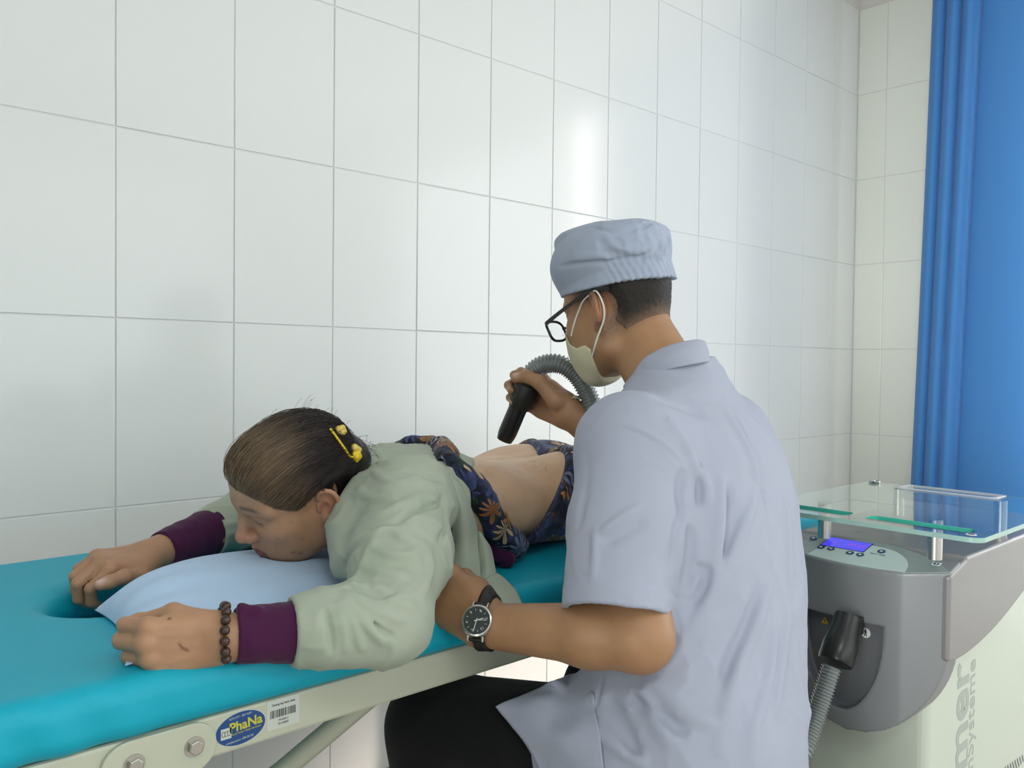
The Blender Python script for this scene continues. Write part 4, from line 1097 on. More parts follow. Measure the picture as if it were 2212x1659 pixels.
# ---------------------------------------------------------------- her clothes
M_SAGE = cloth_mat('sage_cotton', (0.40, 0.46, 0.365), 0.85, 1500, (0.43, 0.47, 0.39))
M_PURPLE = cloth_mat('plum_knit', (0.068, 0.013, 0.055), 0.9, 900, None, 0.4)
M_PIPING = mat('pale_piping', (0.62, 0.68, 0.55), 0.7)
def floral(name, scale, dark):
    m = mat(name, dark, 0.75, spec=0.2, Sheen_Weight=0.1)
    nt, N, L, b = nodes(m)
    tc = N.new('ShaderNodeTexCoord'); base = None
    ns = N.new('ShaderNodeTexNoise'); ns.inputs['Scale'].default_value = 30; L.new(tc.outputs['Object'], ns.inputs['Vector'])
    r0 = N.new('ShaderNodeValToRGB'); r0.color_ramp.elements[0].position = 0.45; r0.color_ramp.elements[0].color = (*dark, 1)
    r0.color_ramp.elements[1].position = 0.72; r0.color_ramp.elements[1].color = (0.055, 0.075, 0.17, 1); L.new(ns.outputs['Fac'], r0.inputs[0]); base = r0.outputs[0]
    for li, (sc, npet, rad, cols, thr) in enumerate(((scale*1.3, 5, 0.50, [(0.02, 0.05, 0.03), (0.12, 0.05, 0.02), (0.02, 0.035, 0.16), (0.015, 0.02, 0.06)], 0.0),
                                           (scale, 9, 0.62, [(0.16, 0.20, 0.33), (0.55, 0.40, 0.24), (0.10, 0.13, 0.28), (0.45, 0.19, 0.06), (0.33, 0.34, 0.40), (0.06, 0.08, 0.22)], 0.0))):
        mp = N.new('ShaderNodeMapping'); mp.inputs['Location'].default_value = (li*0.37+0.11, li*0.21+0.05, li*0.53); L.new(tc.outputs['Object'], mp.inputs['Vector'])
        v = N.new('ShaderNodeTexVoronoi'); v.inputs['Scale'].default_value = sc; v.inputs['Randomness'].default_value = 0.85; L.new(mp.outputs[0], v.inputs['Vector'])
        sub = N.new('ShaderNodeVectorMath'); sub.operation = 'SUBTRACT'; L.new(mp.outputs[0], sub.inputs[0]); L.new(v.outputs['Position'], sub.inputs[1])
        sx = N.new('ShaderNodeSeparateXYZ'); L.new(sub.outputs[0], sx.inputs[0])
        q = N.new('ShaderNodeMath'); q.operation = 'SUBTRACT'; L.new(sx.outputs[2], q.inputs[0]); L.new(sx.outputs[1], q.inputs[1])
        at2 = N.new('ShaderNodeMath'); at2.operation = 'ARCTAN2'; L.new(q.outputs[0], at2.inputs[0]); L.new(sx.outputs[0], at2.inputs[1])
        mu = N.new('ShaderNodeMath'); mu.operation = 'MULTIPLY'; mu.inputs[1].default_value = npet; L.new(at2.outputs[0], mu.inputs[0])
        cs = N.new('ShaderNodeMath'); cs.operation = 'COSINE'; L.new(mu.outputs[0], cs.inputs[0])
        ab = N.new('ShaderNodeMath'); ab.operation = 'MULTIPLY_ADD'; ab.inputs[1].default_value = 0.30*rad; ab.inputs[2].default_value = 0.62*rad; L.new(cs.outputs[0], ab.inputs[0])
        lt = N.new('ShaderNodeMath'); lt.operation = 'LESS_THAN'; L.new(v.outputs['Distance'], lt.inputs[0]); L.new(ab.outputs[0], lt.inputs[1])
        sc_ = N.new('ShaderNodeSeparateXYZ'); L.new(v.outputs['Color'], sc_.inputs[0])
        rp = N.new('ShaderNodeValToRGB'); rp.color_ramp.interpolation = 'CONSTANT'
        for k, c in enumerate(cols):
            e = rp.color_ramp.elements[0] if k == 0 else (rp.color_ramp.elements[1] if k == 1 else rp.color_ramp.elements.new(k/len(cols)))
            e.position = k/len(cols); e.color = (*c, 1)
        L.new(sc_.outputs[0], rp.inputs[0])
        # petals shade from the heart outwards
        dr = N.new('ShaderNodeMapRange'); dr.inputs[1].default_value = 0.05; dr.inputs[2].default_value = rad*0.9; dr.inputs[3].default_value = 0.45; dr.inputs[4].default_value = 1.15; L.new(v.outputs['Distance'], dr.inputs[0])
        ml = N.new('ShaderNodeMix'); ml.data_type = 'RGBA'; ml.blend_type = 'MULTIPLY'; ml.inputs[0].default_value = 1; L.new(rp.outputs[0], ml.inputs[6]); L.new(dr.outputs[0], ml.inputs[7])
        mx = N.new('ShaderNodeMix'); mx.data_type = 'RGBA'; L.new(lt.outputs[0], mx.inputs[0]); L.new(base, mx.inputs[6]); L.new(ml.outputs[2], mx.inputs[7]); base = mx.outputs[2]
    L.new(base, b.inputs['Base Color'])
    t2 = N.new('ShaderNodeTexNoise'); t2.inputs['Scale'].default_value = 900; L.new(tc.outputs['Object'], t2.inputs['Vector'])
    bp = N.new('ShaderNodeBump'); bp.inputs['Strength'].default_value = 0.2; bp.inputs['Distance'].default_value = 0.0005
    L.new(t2.outputs['Fac'], bp.inputs['Height']); L.new(bp.outputs['Normal'], b.inputs['Normal'])
    return m
M_FLORAL = floral('navy_floral_cotton', 21, (0.010, 0.011, 0.022))
M_FLORAL2 = floral('dark_floral_trousers', 24, (0.008, 0.010, 0.024))
# trousers: skin offset behind a slanting waistline
def waist(P): return (-0.185+0.507*P[:, 1]+0.876*P[:, 2])-P[:, 0]
PF = Field(); PF.u(Fn(inside(WF, 0.0055), (1.5, 1.22, 0.8), 0.7), 0)
PF.d(lambda P: (-0.0022*np.abs(vnoise(P*np.array([1.0, 1.6, 1.0], f32), 22, 4))).astype(f32))
PF.i(Fn(lambda P: waist(P).astype(f32)*0.70), 0.006)
PF.u(Fn(lambda P: np.sqrt((waist(P)*0.70+0.006)**2+(WF(P, (P.min(0), P.max(0)))-0.004)**2).astype(f32)-0.0065, (1.1, 1.2, 0.8), 0.4), 0.003)   # elastic waistband
PF.i(Fn(lambda P: (BED_Z+0.0010-P[:, 2]).astype(f32)), 0.002)
V, Q = mesh_sdf(PF, (0.94, 0.98, 0.715), (1.95, 1.45, 0.94), 0.0052)
from_arrays('floral_trousers', V, Q, M_FLORAL2, woman)
# rolled-up blouse hem over the back
rp_ = []
for px, py in ((1092, 1192), (1068, 1140), (1038, 1090), (1002, 1042), (962, 1008)):
    q = trace(WF, px, py)
    if q is None: rp_.append(np.array([0.972, 1.035, 0.750])); continue
    g_ = nrm(grad(WF, q[None].astype(f32))[0]); rp_.append(q+g_*0.008)
roll = spline(rp_+[(0.932, 1.20, 0.911), (0.934, 1.28, 0.903), (0.934, 1.345, 0.873), (0.935, 1.38, 0.82)], 30)
RF = Field()
for i, (a, b) in enumerate(zip(roll[:-1], roll[1:])):
    r = 0.0165+0.003*math.sin(i*0.9)
    RF.u(Cone(a, b, r, r), 0.012)
roll2 = roll+np.array([0.016, 0, 0.0])+0.004*np.stack([np.sin(np.arange(30)*1.7), np.zeros(30), np.cos(np.arange(30)*1.3)], 1)
for a, b in zip(roll2[:-1], roll2[1:]): RF.u(Cone(a, b, 0.0085, 0.0085), 0.006)
RF.d(lambda P: (-0.0035*vnoise(P, 38, 1)-0.0018*np.abs(vnoise(P, 75, 6))).astype(f32))
V, Q = mesh_sdf(RF, (0.83, 0.97, 0.715), (1.03, 1.43, 0.95), 0.0034)
from_arrays('rolled_floral_blouse', V, Q, M_FLORAL, woman)
stitch = roll+np.array([-0.010, 0, 0]); 
# plum undershirt bunched at the belly
UF = Field()
for px, py, r in ((1052, 1172, 0.018), (1068, 1190, 0.016), (1084, 1202, 0.015), (1099, 1206, 0.012), (1042, 1150, 0.016)):
    p = at(px, py, 1.385); UF.u(Ell(p, (r*0.8, r, r*1.1)), 0.008)
UF.u(Cone(at(1046, 1170, 1.40), at(1020, 1080, 1.43), 0.018, 0.015), 0.015)
UF.d(lambda P: (-0.002*np.sin((P[:, 0]*1.0+P[:, 1]*0.3)*420)).astype(f32))
UF.i(Fn(lambda P: (BED_Z+0.001-P[:, 2]).astype(f32)), 0.003)
V, Q = mesh_sdf(UF, (0.86, 0.97, 0.71), (1.02, 1.12, 0.88), 0.0035)
from_arrays('plum_undershirt', V, Q, M_PURPLE, woman)
# shirt
def along(a, b, t): return a+(b-a)*t
cuffL = along(W_el, W_wr, 0.615); cuffR = along(R_wr, R_el, 0.50)
SF = Field()
SF.u(loft_fn([(x, y, zt+0.011, zb-0.002, a+0.010) for x, y, zt, zb, a in torso_w[:4]]), 0)
SF.limb([W_sh+np.array([0.01, 0.03, -0.004]), W_sh, along(W_sh, W_el, 0.5), W_el], [0.060, 0.058, 0.061, 0.049], 0.035)
SF.limb([W_el, along(W_el, W_wr, 0.25), along(W_el, W_wr, 0.45), cuffL], [0.049, 0.0465, 0.0420, 0.0365], 0.02)
SF.limb([R_sh, R_el], [0.066, 0.056], 0.04); SF.limb([R_el, cuffR], [0.056, 0.040], 0.02)
# collar stand around the neck
SF.limb([at(775, 1080, 1.235), at(760, 1150, 1.20), at(745, 1222, 1.165)], [0.027, 0.024, 0.019], 0.045)
nb0 = np.array([0.725, 1.160, 0.850]); na = nrm(HW(-0.025, 0, -0.04)-np.array([0.745, 1.165, 0.842]))
SF.u(Cone(nb0, nb0+na*0.030, 0.078, 0.071), 0.03)
S0 = Field(); S0.ops = list(SF.ops)
# folds drawn from the photograph (photo pixels over the surface)
folds = [([(800, 1015), (845, 1042), (905, 1046)], .008, .0045), ([(822, 1066), (880, 1046), (945, 1052)], .008, .004), ([(752, 1150), (840, 1104), (935, 1064)], .009, .006),
         ([(790, 1160), (868, 1122), (965, 1082)], .008, -.004), ([(745, 1200), (800, 1158), (848, 1146), (895, 1176)], .009, .006), ([(800, 1182), (868, 1200), (940, 1178)], .008, .005),
         ([(908, 1165), (930, 1225), (905, 1300)], .009, .006), ([(738, 1275), (800, 1312), (880, 1345)], .008, .0055), ([(738, 1285), (785, 1340), (835, 1392)], .008, .005),
         ([(735, 1292), (762, 1345), (785, 1412)], .007, .005), ([(728, 1300), (742, 1350), (748, 1412)], .007, .0045), ([(742, 1268), (795, 1280), (860, 1292)], .008, -.005),
         ([(760, 1300), (810, 1352), (855, 1380)], .006, -.004), ([(770, 1050), (800, 1075), (850, 1085)], .008, .004), ([(870, 1010), (920, 1030), (965, 1040)], .008, -.003),
         ([(775, 1225), (830, 1235), (895, 1250)], .010, .005), ([(800, 1255), (850, 1300), (905, 1315)], .010, .004), ([(760, 1020), (790, 1000), (850, 1000)], .007, .003),
         ([(740, 1235), (752, 1200), (775, 1170)], .007, -.004), ([(955, 1065), (960, 1120), (945, 1180)], .008, -.004), ([(700, 1310), (712, 1360), (716, 1415)], .006, -.003)]
for pix, w, a in folds: fold(SF, pix, w*0.62, a*2.2, base=S0)
for pix in ([(455, 1150), (490, 1135), (525, 1130)], [(480, 1160), (505, 1150), (530, 1148)]): fold(SF, pix, 0.006, 0.004, base=S0)
SF.d(lambda P: crumple(P, 0.0055, 15, 8)+crumple(P, 0.0022, 34, 3))
# turned-back cuffs, hollow ends, neck opening, hem
ax = nrm(W_wr-W_el)
def tcuff(P): return ((P-cuffL.astype(f32))@ax.astype(f32))
SF.u(Cone(cuffL-ax*0.032, cuffL-ax*0.0002, 0.0400, 0.0375), 0.003)
SF.i(Fn(lambda P: np.where(np.linalg.norm(P-cuffL.astype(f32), axis=1) < 0.10, tcuff(P), -9).astype(f32)), 0.003)
SF.s(Cone(cuffL-ax*0.02, cuffL+ax*0.08, 0.0335, 0.0345), 0.002)
axr = nrm(R_wr-R_el)
SF.i(Fn(lambda P: np.where(np.linalg.norm(P-cuffR.astype(f32), axis=1) < 0.10, (P-cuffR.astype(f32))@axr.astype(f32), -9).astype(f32)), 0.003)
SF.s(Cone(nb0-na*0.02, nb0+na*0.12, 0.060, 0.064), 0.006)
SF.s(HW.ell((0.02, 0, -0.01), (0.115, 0.090, 0.115)), 0.006)
SF.i(Fn(lambda P: ((P[:, 0]-0.936-0.06*(P[:, 1]-1.2)+0.85*np.clip(1.10-P[:, 1], 0, 0.1))*0.75).astype(f32)), 0.004)
SF.i(Fn(lambda P: np.where(P[:, 1] > BY0+0.01, BED_Z+0.0015-P[:, 2], -9).astype(f32)), 0.004)
V, Q = mesh_sdf(SF, (0.42, 0.76, 0.655), (0.98, 1.53, 0.96), 0.0034)
shirt = from_arrays('green_shirt', V, Q, M_SAGE, woman)
# piping where the cuff is turned back
ctr = cuffL-ax*0.034; u_ = nrm(np.cross(ax, [0, 0, 1.])); v_ = np.cross(ax, u_); pts = []
dd = np.array([u_*math.cos(t)+v_*math.sin(t) for t in np.linspace(0, 2*math.pi, 48, endpoint=False)])
pts = list(ctr+dd*outward(SF, np.tile(ctr, (48, 1)), dd, 0.0, 0.02, 0.0006, 0.08)[:, None])
pts.append(pts[0]); V_, Q_ = tube_arrays(np.array(pts), 0.0018, 6, caps=False); from_arrays('cuff_piping', V_, Q_, M_PIPING, shirt)
# shirt tails falling along her side and over the bed edge
def Dq(y): return float(np.interp(y, [1010, 1072, 1116, 1183, 1239, 1295, 1345], [1.405, 1.360, 1.325, 1.285, 1.235, 1.175, 1.13]))
FB = Field(); FB.u(Fn(inside(WF, 0.004), (0.95, 1.1, 0.8), 0.5), 0)
def flap(rows):
    def pt(x, y, o):
        q = trace(FB, x, y); D = Dq(y)
        if q is not None: D = min(D, float((q-CAM)@CF)-0.012)
        return at(x, y, D+o)
    return [[pt(*p) for p in r] for r in rows]
sheet('shirt_tail', flap([[(955, 1016, 0.0), (975, 1028, -0.012), (997, 1048, 0.0)], [(972, 1072, .004), (992, 1075, -0.014), (1013, 1085, 0.0)], [(978, 1116, .004), (1004, 1118, -.014), (1031, 1138, 0)],
                          [(976, 1183, .004), (1003, 1183, -.014), (1033, 1185, .004)], [(973, 1239, .004), (1004, 1236, -.012), (1038, 1230, .006)], [(976, 1300, 0.0), (1008, 1300, -.01), (1037, 1296, .004)]]), M_SAGE, shirt, ripple=0.002, seed=2)
sheet('shirt_tail', flap([[(1030, 1148, .012), (1036, 1150, .008), (1040, 1156, .012)], [(1032, 1185, .012), (1048, 1182, .000), (1058, 1186, .012)], [(1037, 1230, .012), (1052, 1225, .0), (1069, 1234, .012)], [(1038, 1262, .010), (1052, 1256, .004), (1068, 1246, .012)]]), M_SAGE, shirt, ripple=0.002, seed=5)
sheet('shirt_tail', flap([[(1040, 1262, .014), (1058, 1246, .004), (1072, 1238, .016)], [(1037, 1282, .012), (1070, 1262, .0), (1098, 1256, .016)], [(1036, 1302, .010), (1078, 1290, -.004), (1122, 1290, .012)], [(1036, 1330, .006), (1080, 1325, -.004), (1133, 1322, .006)], [(1036, 1350, .004), (1080, 1350, -.004), (1136, 1350, .0)]]), M_SAGE, shirt, ripple=0.0025, seed=7)
# plum cuffs
def plum_cuff(a, b, ra, rb, seed, extra=None):
    CF_ = Field(); CF_.u(Cone(a, b, ra, rb), 0)
    if extra: extra(CF_)
    CF_.d(lambda P: (-0.0016*vnoise(P, 55, seed)-0.0010*np.clip(vnoise(P, 110, seed+1), 0, 1)).astype(f32))
    d = nrm(b-a)
    CF_.i(Fn(lambda P: ((a-P).astype(f32)@d.astype(f32))), 0.003); CF_.i(Fn(lambda P: ((P-b.astype(f32))@d.astype(f32))), 0.003)
    CF_.s(Cone(a-d*0.02, a+d*0.006, ra-0.0040, ra-0.0040), 0.002)
    lo = np.minimum(a, b)-max(ra, rb)*1.7; hi = np.maximum(a, b)+max(ra, rb)*1.7
    V, Q = mesh_sdf(CF_, lo, hi, 0.0024); return from_arrays('undershirt_cuff', V, Q, M_PURPLE, woman)
pa, pb = along(W_el, W_wr, 0.935), along(W_el, W_wr, 0.58)
def _flap(Fd):
    p = at(522, 1318, 0.955); q = at(556, 1322, 0.958)
    Fd.u(Cone(p, q, 0.0085, 0.007), 0.006); Fd.u(Cone(p, at(506, 1345, 0.945), 0.007, 0.006), 0.006)
plum_cuff(pa, pb, 0.0312, 0.0355, 11, _flap)
plum_cuff(along(R_wr, R_el, 0.10), along(R_wr, R_el, 0.54), 0.0305, 0.0390, 14)
# wooden bead bracelet
M_BEAD = mat('dark_wood_bead', (0.030, 0.014, 0.010), 0.22); add_mottle(M_BEAD, (0.10, 0.05, 0.03), 160)
bc_ = W_wr+hx*0.004-ax*0.004; br = empty('bracelet', (0, 0, 0)); br.parent = woman; br.matrix_parent_inverse = world_of(woman).inverted()
bu = nrm(np.cross(ax, [0, 0, 1.])); bv = np.cross(ax, bu)
bead_me = None
nbead = 17
for i in range(nbead):
    t = 2*math.pi*i/nbead; d = bu*math.cos(t)+bv*math.sin(t); r = float(outward(WF, bc_[None], d[None], 0.0052, 0.018, 0.0004, 0.05)[0])
    p = bc_+d*r+ax*0.0025*math.sin(t*2+1)
    if p[2] < BED_Z+0.0057: p[2] = BED_Z+0.0057
    if bead_me is None:
        bm = bmesh.new(); bmesh.ops.create_uvsphere(bm, u_segments=16, v_segments=10, radius=0.0057); bead_me = bpy.data.meshes.new('bead'); bm.to_mesh(bead_me); bm.free()
        bead_me.materials.append(M_BEAD); bead_me.polygons.foreach_set('use_smooth', np.ones(len(bead_me.polygons), dtype=bool))
    o = bpy.data.objects.new('bead', bead_me); COL.objects.link(o); o.parent = br; o.location = p
# earring
M_GOLD = mat('gold', (0.75, 0.52, 0.20), 0.25, 1.0)
pe = EW(0.001, -0.028, 0.013)
bm = bmesh.new(); bm_box(bm, pe-np.array([0, 0, 0.0035]), (0.0022, 0.0016, 0.0048), np.array([HW.f, HW.l, HW.u]).T.tolist(), 0.0006)
from_bm('earring', bm, M_GOLD, woman)
# ---------------------------------------------------------------- hair
def hair_mat(name, rough=0.42):
    m = mat(name, (0.1, 0.08, 0.06), rough, spec=0.35)
    nt, N, L, b = nodes(m); a = N.new('ShaderNodeAttribute'); a.attribute_name = 'pigment'; L.new(a.outputs['Color'], b.inputs['Base Color'])
    return m
M_HAIR = hair_mat('hair')
HLx = [-0.12, -0.05, -0.024, -0.012, 0.004, 0.022, 0.040, 0.055, 0.068, 0.080, 0.088, 0.12]
HLz = [-0.055, -0.045, -0.020, 0.030, 0.034, 0.016, 0.017, 0.030, 0.047, 0.060, 0.066, 0.070]
CRC, CRR = np.array([-0.008, 0, 0.034]), np.array([0.093, 0.0715, 0.079])
BUN = np.array([-0.103, 0.006, -0.008])
def hair_tint(l, rnd=0.0):
    w = np.clip((l[:, 0]+0.005)/0.06+0.55*np.clip((l[:, 2]-0.075)/0.03, 0, 1)*(l[:, 0] > -0.07)+rnd, 0, 1)[:, None]
    return np.array([0.018, 0.012, 0.012])*(1-w)+np.array([0.165, 0.112, 0.068])*w
HF = Field()
def _cap(P):
    l = HW.loc(P); zl = np.interp(l[:, 0], HLx, HLz); g = l[:, 2]-zl
    off = (0.0004+0.0030*np.clip(g/0.03, 0, 1)+0.0002*np.clip((l[:, 0]-0.01)/0.06, 0, 1)*np.clip((g-0.004)/0.03, 0, 1))*HW.s
    e = np.linalg.norm(P-EW(-0.006, 0.004, 0.012).astype(f32), axis=1)
    return np.maximum.reduce([WF(P, (P.min(0), P.max(0)))-off, -g*0.8*HW.s, 0.033-e]).astype(f32)
HF.u(Fn(_cap, HW.c, 0.16), 0)
bw = HW(*BUN)
HF.u(Ell(bw, np.array([0.024, 0.030, 0.031])*HW.s, HW.M), 0.018)
HF.u(HW.ell((-0.088, 0.004, 0.004), (0.030, 0.040, 0.045)), 0.02)
HF.d(lambda P: (-0.0012*vnoise(P, 60, 5)).astype(f32))
V, Q = mesh_sdf(HF, HW.c-0.15, HW.c+0.15, 0.0030)
l = HW.loc(V)
hair = from_arrays('hair', V, Q, M_HAIR, woman, col=hair_tint(l))
rng = np.random.default_rng(4)
SV, SQ, SCOL, n0 = [], [], [], 0
LP, LL, LO = [], [], []
bun_dir = (BUN-CRC)/CRR; bun_dir = bun_dir/np.linalg.norm(bun_dir)
NST = 3600
for k in range(NST):
    # root: along the hairline or within the scalp
    if k % 3:
        x = rng.uniform(-0.02, 0.088); y = None
        zl = np.interp(x, HLx, HLz)+abs(rng.normal(0, 0.006))
        side = 1 if rng.random() < 0.72 else -1
        xx, zz = (x-CRC[0])/CRR[0], (zl-CRC[2])/CRR[2]
        r2 = 1-xx*xx-zz*zz
        d0 = np.array([xx, side*math.sqrt(max(r2, 0.0)), zz]); d0 = d0/np.linalg.norm(d0)
        if r2 < 0: d0 = np.array([xx, rng.uniform(-0.6, 0.7), zz]); d0 /= np.linalg.norm(d0)
    else:
        d0 = rng.normal(size=3); d0[2] = abs(d0[2])*0.9; d0[0] += 0.5; d0 /= np.linalg.norm(d0)
        p = CRC+CRR*d0
        if p[2] < np.interp(p[0], HLx, HLz): continue
    m = 11; off = rng.uniform(0.0070, 0.0098)+(0.004 if rng.random() < 0.03 else 0)
    om = math.acos(np.clip(np.dot(d0, bun_dir), -1, 1))
    if om < 0.2: continue
    tmax = rng.uniform(0.80, 1.0) if rng.random() > 0.08 else rng.uniform(0.3, 0.7)
    wob = rng.normal(0, 0.05, 3)
    P = []
    for t in np.linspace(0, tmax, m):
        # combed back: over the crown from the brow, round above the ear from the temple
        md = np.array([-0.12, 1.15*d0[1], max(0.16, 0.30+0.75*(1-abs(d0[1])))]); md = md/np.linalg.norm(md)
        d = (1-t)**2*d0+2*t*(1-t)*1.5*md+t*t*bun_dir+0.6*wob*math.sin(math.pi*t)
        d /= np.linalg.norm(d)
        lift = off*min(1, 0.72+t*1.6)+0.002*math.sin(9*t+k)
        p = CRC+CRR*d; lift += 0.0095*min(max((p[0]-0.01)/0.06, 0), 1)*min(max((p[2]-0.02)/0.05, 0), 1)*min(1, 0.3+t*6)
        p = CRC+(CRR+lift)*d
        zmin = np.interp(p[0], HLx, HLz)+0.003
        if p[2] < zmin: p[2] = zmin
        if t > 0.85: p = p+(BUN-p)*(t-0.85)*1.2
        P.append(p)
    LP.append(P); LO.append(off)
LP = np.array(LP); K_, m_ = LP.shape[:2]; tt = np.linspace(0, 1, m_)
Wd = (HW.c+HW.s*(LP.reshape(-1, 3)@HW.M)).astype(f32)
gl_ = LP[..., 2]-np.interp(LP[..., 0], HLx, HLz)
lift = (np.clip(np.array(LO)[:, None]+0.0005*np.sin(tt*9+np.arange(K_)[:, None]), 0.006, 0.013)*np.interp(tt, [0, 0.10, 0.25, 0.45, 1], [0.03, 0.40, 0.85, 1.0, 1.0])+0.0015*np.clip((LP[..., 0]-0.01)/0.06, 0, 1)*np.interp(tt, [0, 0.12, 0.35, 1], [0, 0.6, 1, 1]))
lift = (lift*HW.s).ravel()
C0_ = HW(*CRC).astype(f32); dirn = Wd-C0_; r_el = np.linalg.norm(dirn, axis=1); dirn /= r_el[:, None]
r_ = np.full(len(Wd), 0.135, f32)
for it_ in range(14): r_ -= np.clip(evalc(WF, C0_+dirn*r_[:, None]), -0.02, 0.05)*0.9
r_ = np.minimum(r_, r_el+np.where(LP.reshape(-1, 3)[:, 0] > 0.025, 0.014, 0.0025).astype(f32))
w_ = np.tile(np.clip((0.94-tt)/0.12, 0, 1), K_).astype(f32)[:, None]
Wd = w_*(C0_+dirn*(r_+lift)[:, None])+(1-w_)*Wd
Wd = Wd.reshape(K_, m_, 3)
for k in range(K_):
    r = np.interp(tt, [0, 0.15, 0.8, 1], [0.00030, 0.0007, 0.0007, 0.0003])*(0.85 if LO[k] < 0.0095 else 0.55)
    v, q = tube_arrays(Wd[k], r, 4, caps=False)
    SV.append(v); SQ.append(q+n0); n0 += len(v)
    c = hair_tint(LP[k], rng.normal(0, 0.16)); c = c*rng.uniform(0.7, 1.5); SCOL.append(np.repeat(c, 4, axis=0))
for k in range(260):                                         # knot strands and flyaways
    a = rng.uniform(0, 2*math.pi); e = rng.uniform(-1, 1)
    ax0 = rng.normal(size=3); ax0 /= np.linalg.norm(ax0); u0 = np.cross(ax0, [0.2, 0.9, 0.4]); u0 /= np.linalg.norm(u0); w0 = np.cross(ax0, u0)
    fly = k % 4 == 0
    P = []
    for t in np.linspace(0, 1, 10):
        th = a+t*(2.6 if not fly else 1.0); rr = np.array([0.0250, 0.0310, 0.0320])*(1.0+(0.55*t*t if fly else 0.01))
        P.append(BUN+rr*(u0*math.cos(th)+w0*math.sin(th)))
    P = np.array(P); Wd = np.array([HW(*p) for p in P]); v, q = tube_arrays(Wd, 0.0005 if not fly else 0.00022, 4, caps=False)
    SV.append(v); SQ.append(q+n0); n0 += len(v); SCOL.append(np.repeat(np.tile(np.array([0.02, 0.013, 0.012])*rng.uniform(0.6, 2.2), (10, 1)), 4, axis=0))
for k in range(45):                                          # loose short hairs lifting off the crown and brow
    x = rng.uniform(-0.08, 0.085); yv = rng.uniform(-0.03, 0.05); d0 = np.array([(x-CRC[0])/CRR[0], yv/CRR[1], 0.0]); d0[2] = math.sqrt(max(0.05, 1-d0[0]**2-d0[1]**2)); d0 /= np.linalg.norm(d0)
    P = []; bk = np.array([-1, rng.normal(0, 0.3), 0.35]); bk /= np.linalg.norm(bk)
    for t in np.linspace(0, 1, 8): P.append(CRC+(CRR+0.007)*d0+bk*t*rng.uniform(0.02, 0.03)+d0*0.006*math.sin(t*2.6))
    Wd = np.array([HW(*p) for p in P]); v, q = tube_arrays(Wd, 0.0002, 3, caps=False); SV.append(v); SQ.append(q+n0); n0 += len(v)
    SCOL.append(np.repeat(np.tile(np.array([0.12, 0.085, 0.05])*rng.uniform(0.5, 1.4), (8, 1)), 3, axis=0))
st_ = from_arrays('hair_strands', np.vstack(SV), np.vstack(SQ), M_HAIR, hair, col=np.vstack(SCOL)); st_['kind'] = 'stuff'
# yellow hair tie with its ornaments
M_YTIE = mat('yellow_plastic', (0.85, 0.62, 0.02), 0.35); M_YBOW = mat('yellow_ribbon', (0.80, 0.60, 0.14), 0.5)
tp_ = [trace(HF, *p) for p in ((713, 926), (722, 938), (733, 953), (744, 969), (755, 985), (766, 990))]; tp_ = [p-nrm(p-CAM)*0.0115 for p in tp_ if p is not None]
tl_ = resample(spline(tp_, 60), 90); V_, Q_ = tube_arrays(tl_, 0.0019+0.0005*np.sin(np.arange(90)*1.6), 8)
tie = from_arrays('hair_tie', V_, Q_, M_YTIE, woman)
for i, (px, py, D) in enumerate(((772, 982, None), (733, 924, None))):
    q = trace(HF, px-6, py+2) if i == 0 else trace(HF, px, py+6)
    q = q if q is not None else HW(*BUN)
    q = q-nrm(q-CAM)*0.006
    OF = Field()
    for a in range(5):
        d = HW.f*math.cos(a*1.256)+HW.u*math.sin(a*1.256); OF.u(Ell(q+d*0.0055+HW.l*0.003, (0.0048, 0.0048, 0.0048)), 0.003)
    OF.u(Ell(q+HW.l*0.006, (0.004, 0.004, 0.004)), 0.002)
    V, Q = mesh_sdf(OF, q-0.016, q+0.016, 0.0013); from_arrays('ornament', V, Q, M_YBOW if i else M_YTIE, tie)
    if i == 0:
        V, Q = mesh_sdf(Field().u(Cone(q+HW.u*0.012-HW.f*0.004, q+HW.u*0.004-HW.f*0.010, 0.006, 0.004), 0), q-0.025, q+0.025, 0.0018); from_arrays('ribbon', V, Q, M_YBOW, tie)

# ---------------------------------------------------------------- pillow under her chin
M_PILLOW = cloth_mat('light_blue_cotton', (0.50, 0.68, 0.92), 0.8, 1600, None, 0.15)
n = 110
cs = np.array([[(0.312, 0.948), (0.352, 1.185)], [(0.775, 1.005), (0.79, 1.33)]])
u = np.linspace(-1, 1, n); Ug, Vg = np.meshgrid(u, u, indexing='ij')
a_, b_ = (Ug+1)/2, (Vg+1)/2
# sides drawn in between the corners, ends kept sharp
ui = Ug*(1-0.07*(1-Vg**2)*np.abs(Ug)**3); vi = Vg*(1-0.10*(1-Ug**2)*np.abs(Vg)**3); a_, b_ = (ui+1)/2, (vi+1)/2
XY = (cs[0, 0]*((1-a_)*(1-b_))[..., None]+cs[0, 1]*((1-a_)*b_)[..., None]+cs[1, 0]*(a_*(1-b_))[..., None]+cs[1, 1]*(a_*b_)[..., None])
prof = ((1-np.abs(Ug)**3.2)*(1-np.abs(Vg)**2.6)); prof = np.clip(prof, 0, 1)**0.55
Hh = (0.025+0.052*(Vg+1)/2*np.clip(1.2-a_, 0, 1))*prof
P3 = np.dstack([XY, BED_Z+0.004+Hh])
nz_ = vnoise(P3.reshape(-1, 3)*np.array([1, 2.2, 1], f32), 13, 3).reshape(n, n)
P3[..., 2] += 0.0035*nz_*prof
cl = np.linspace(0, 1, n)
pleat = np.exp(-((Ug+1)/0.45)**2)*np.sin(Vg*15+Ug*9)*0.0034+0.003*np.sin(Vg*9-Ug*5+2*nz_)*np.exp(-((Vg+0.9)/0.35)**2); P3[..., 2] += pleat*prof
top = P3.reshape(-1, 3).astype(f32)
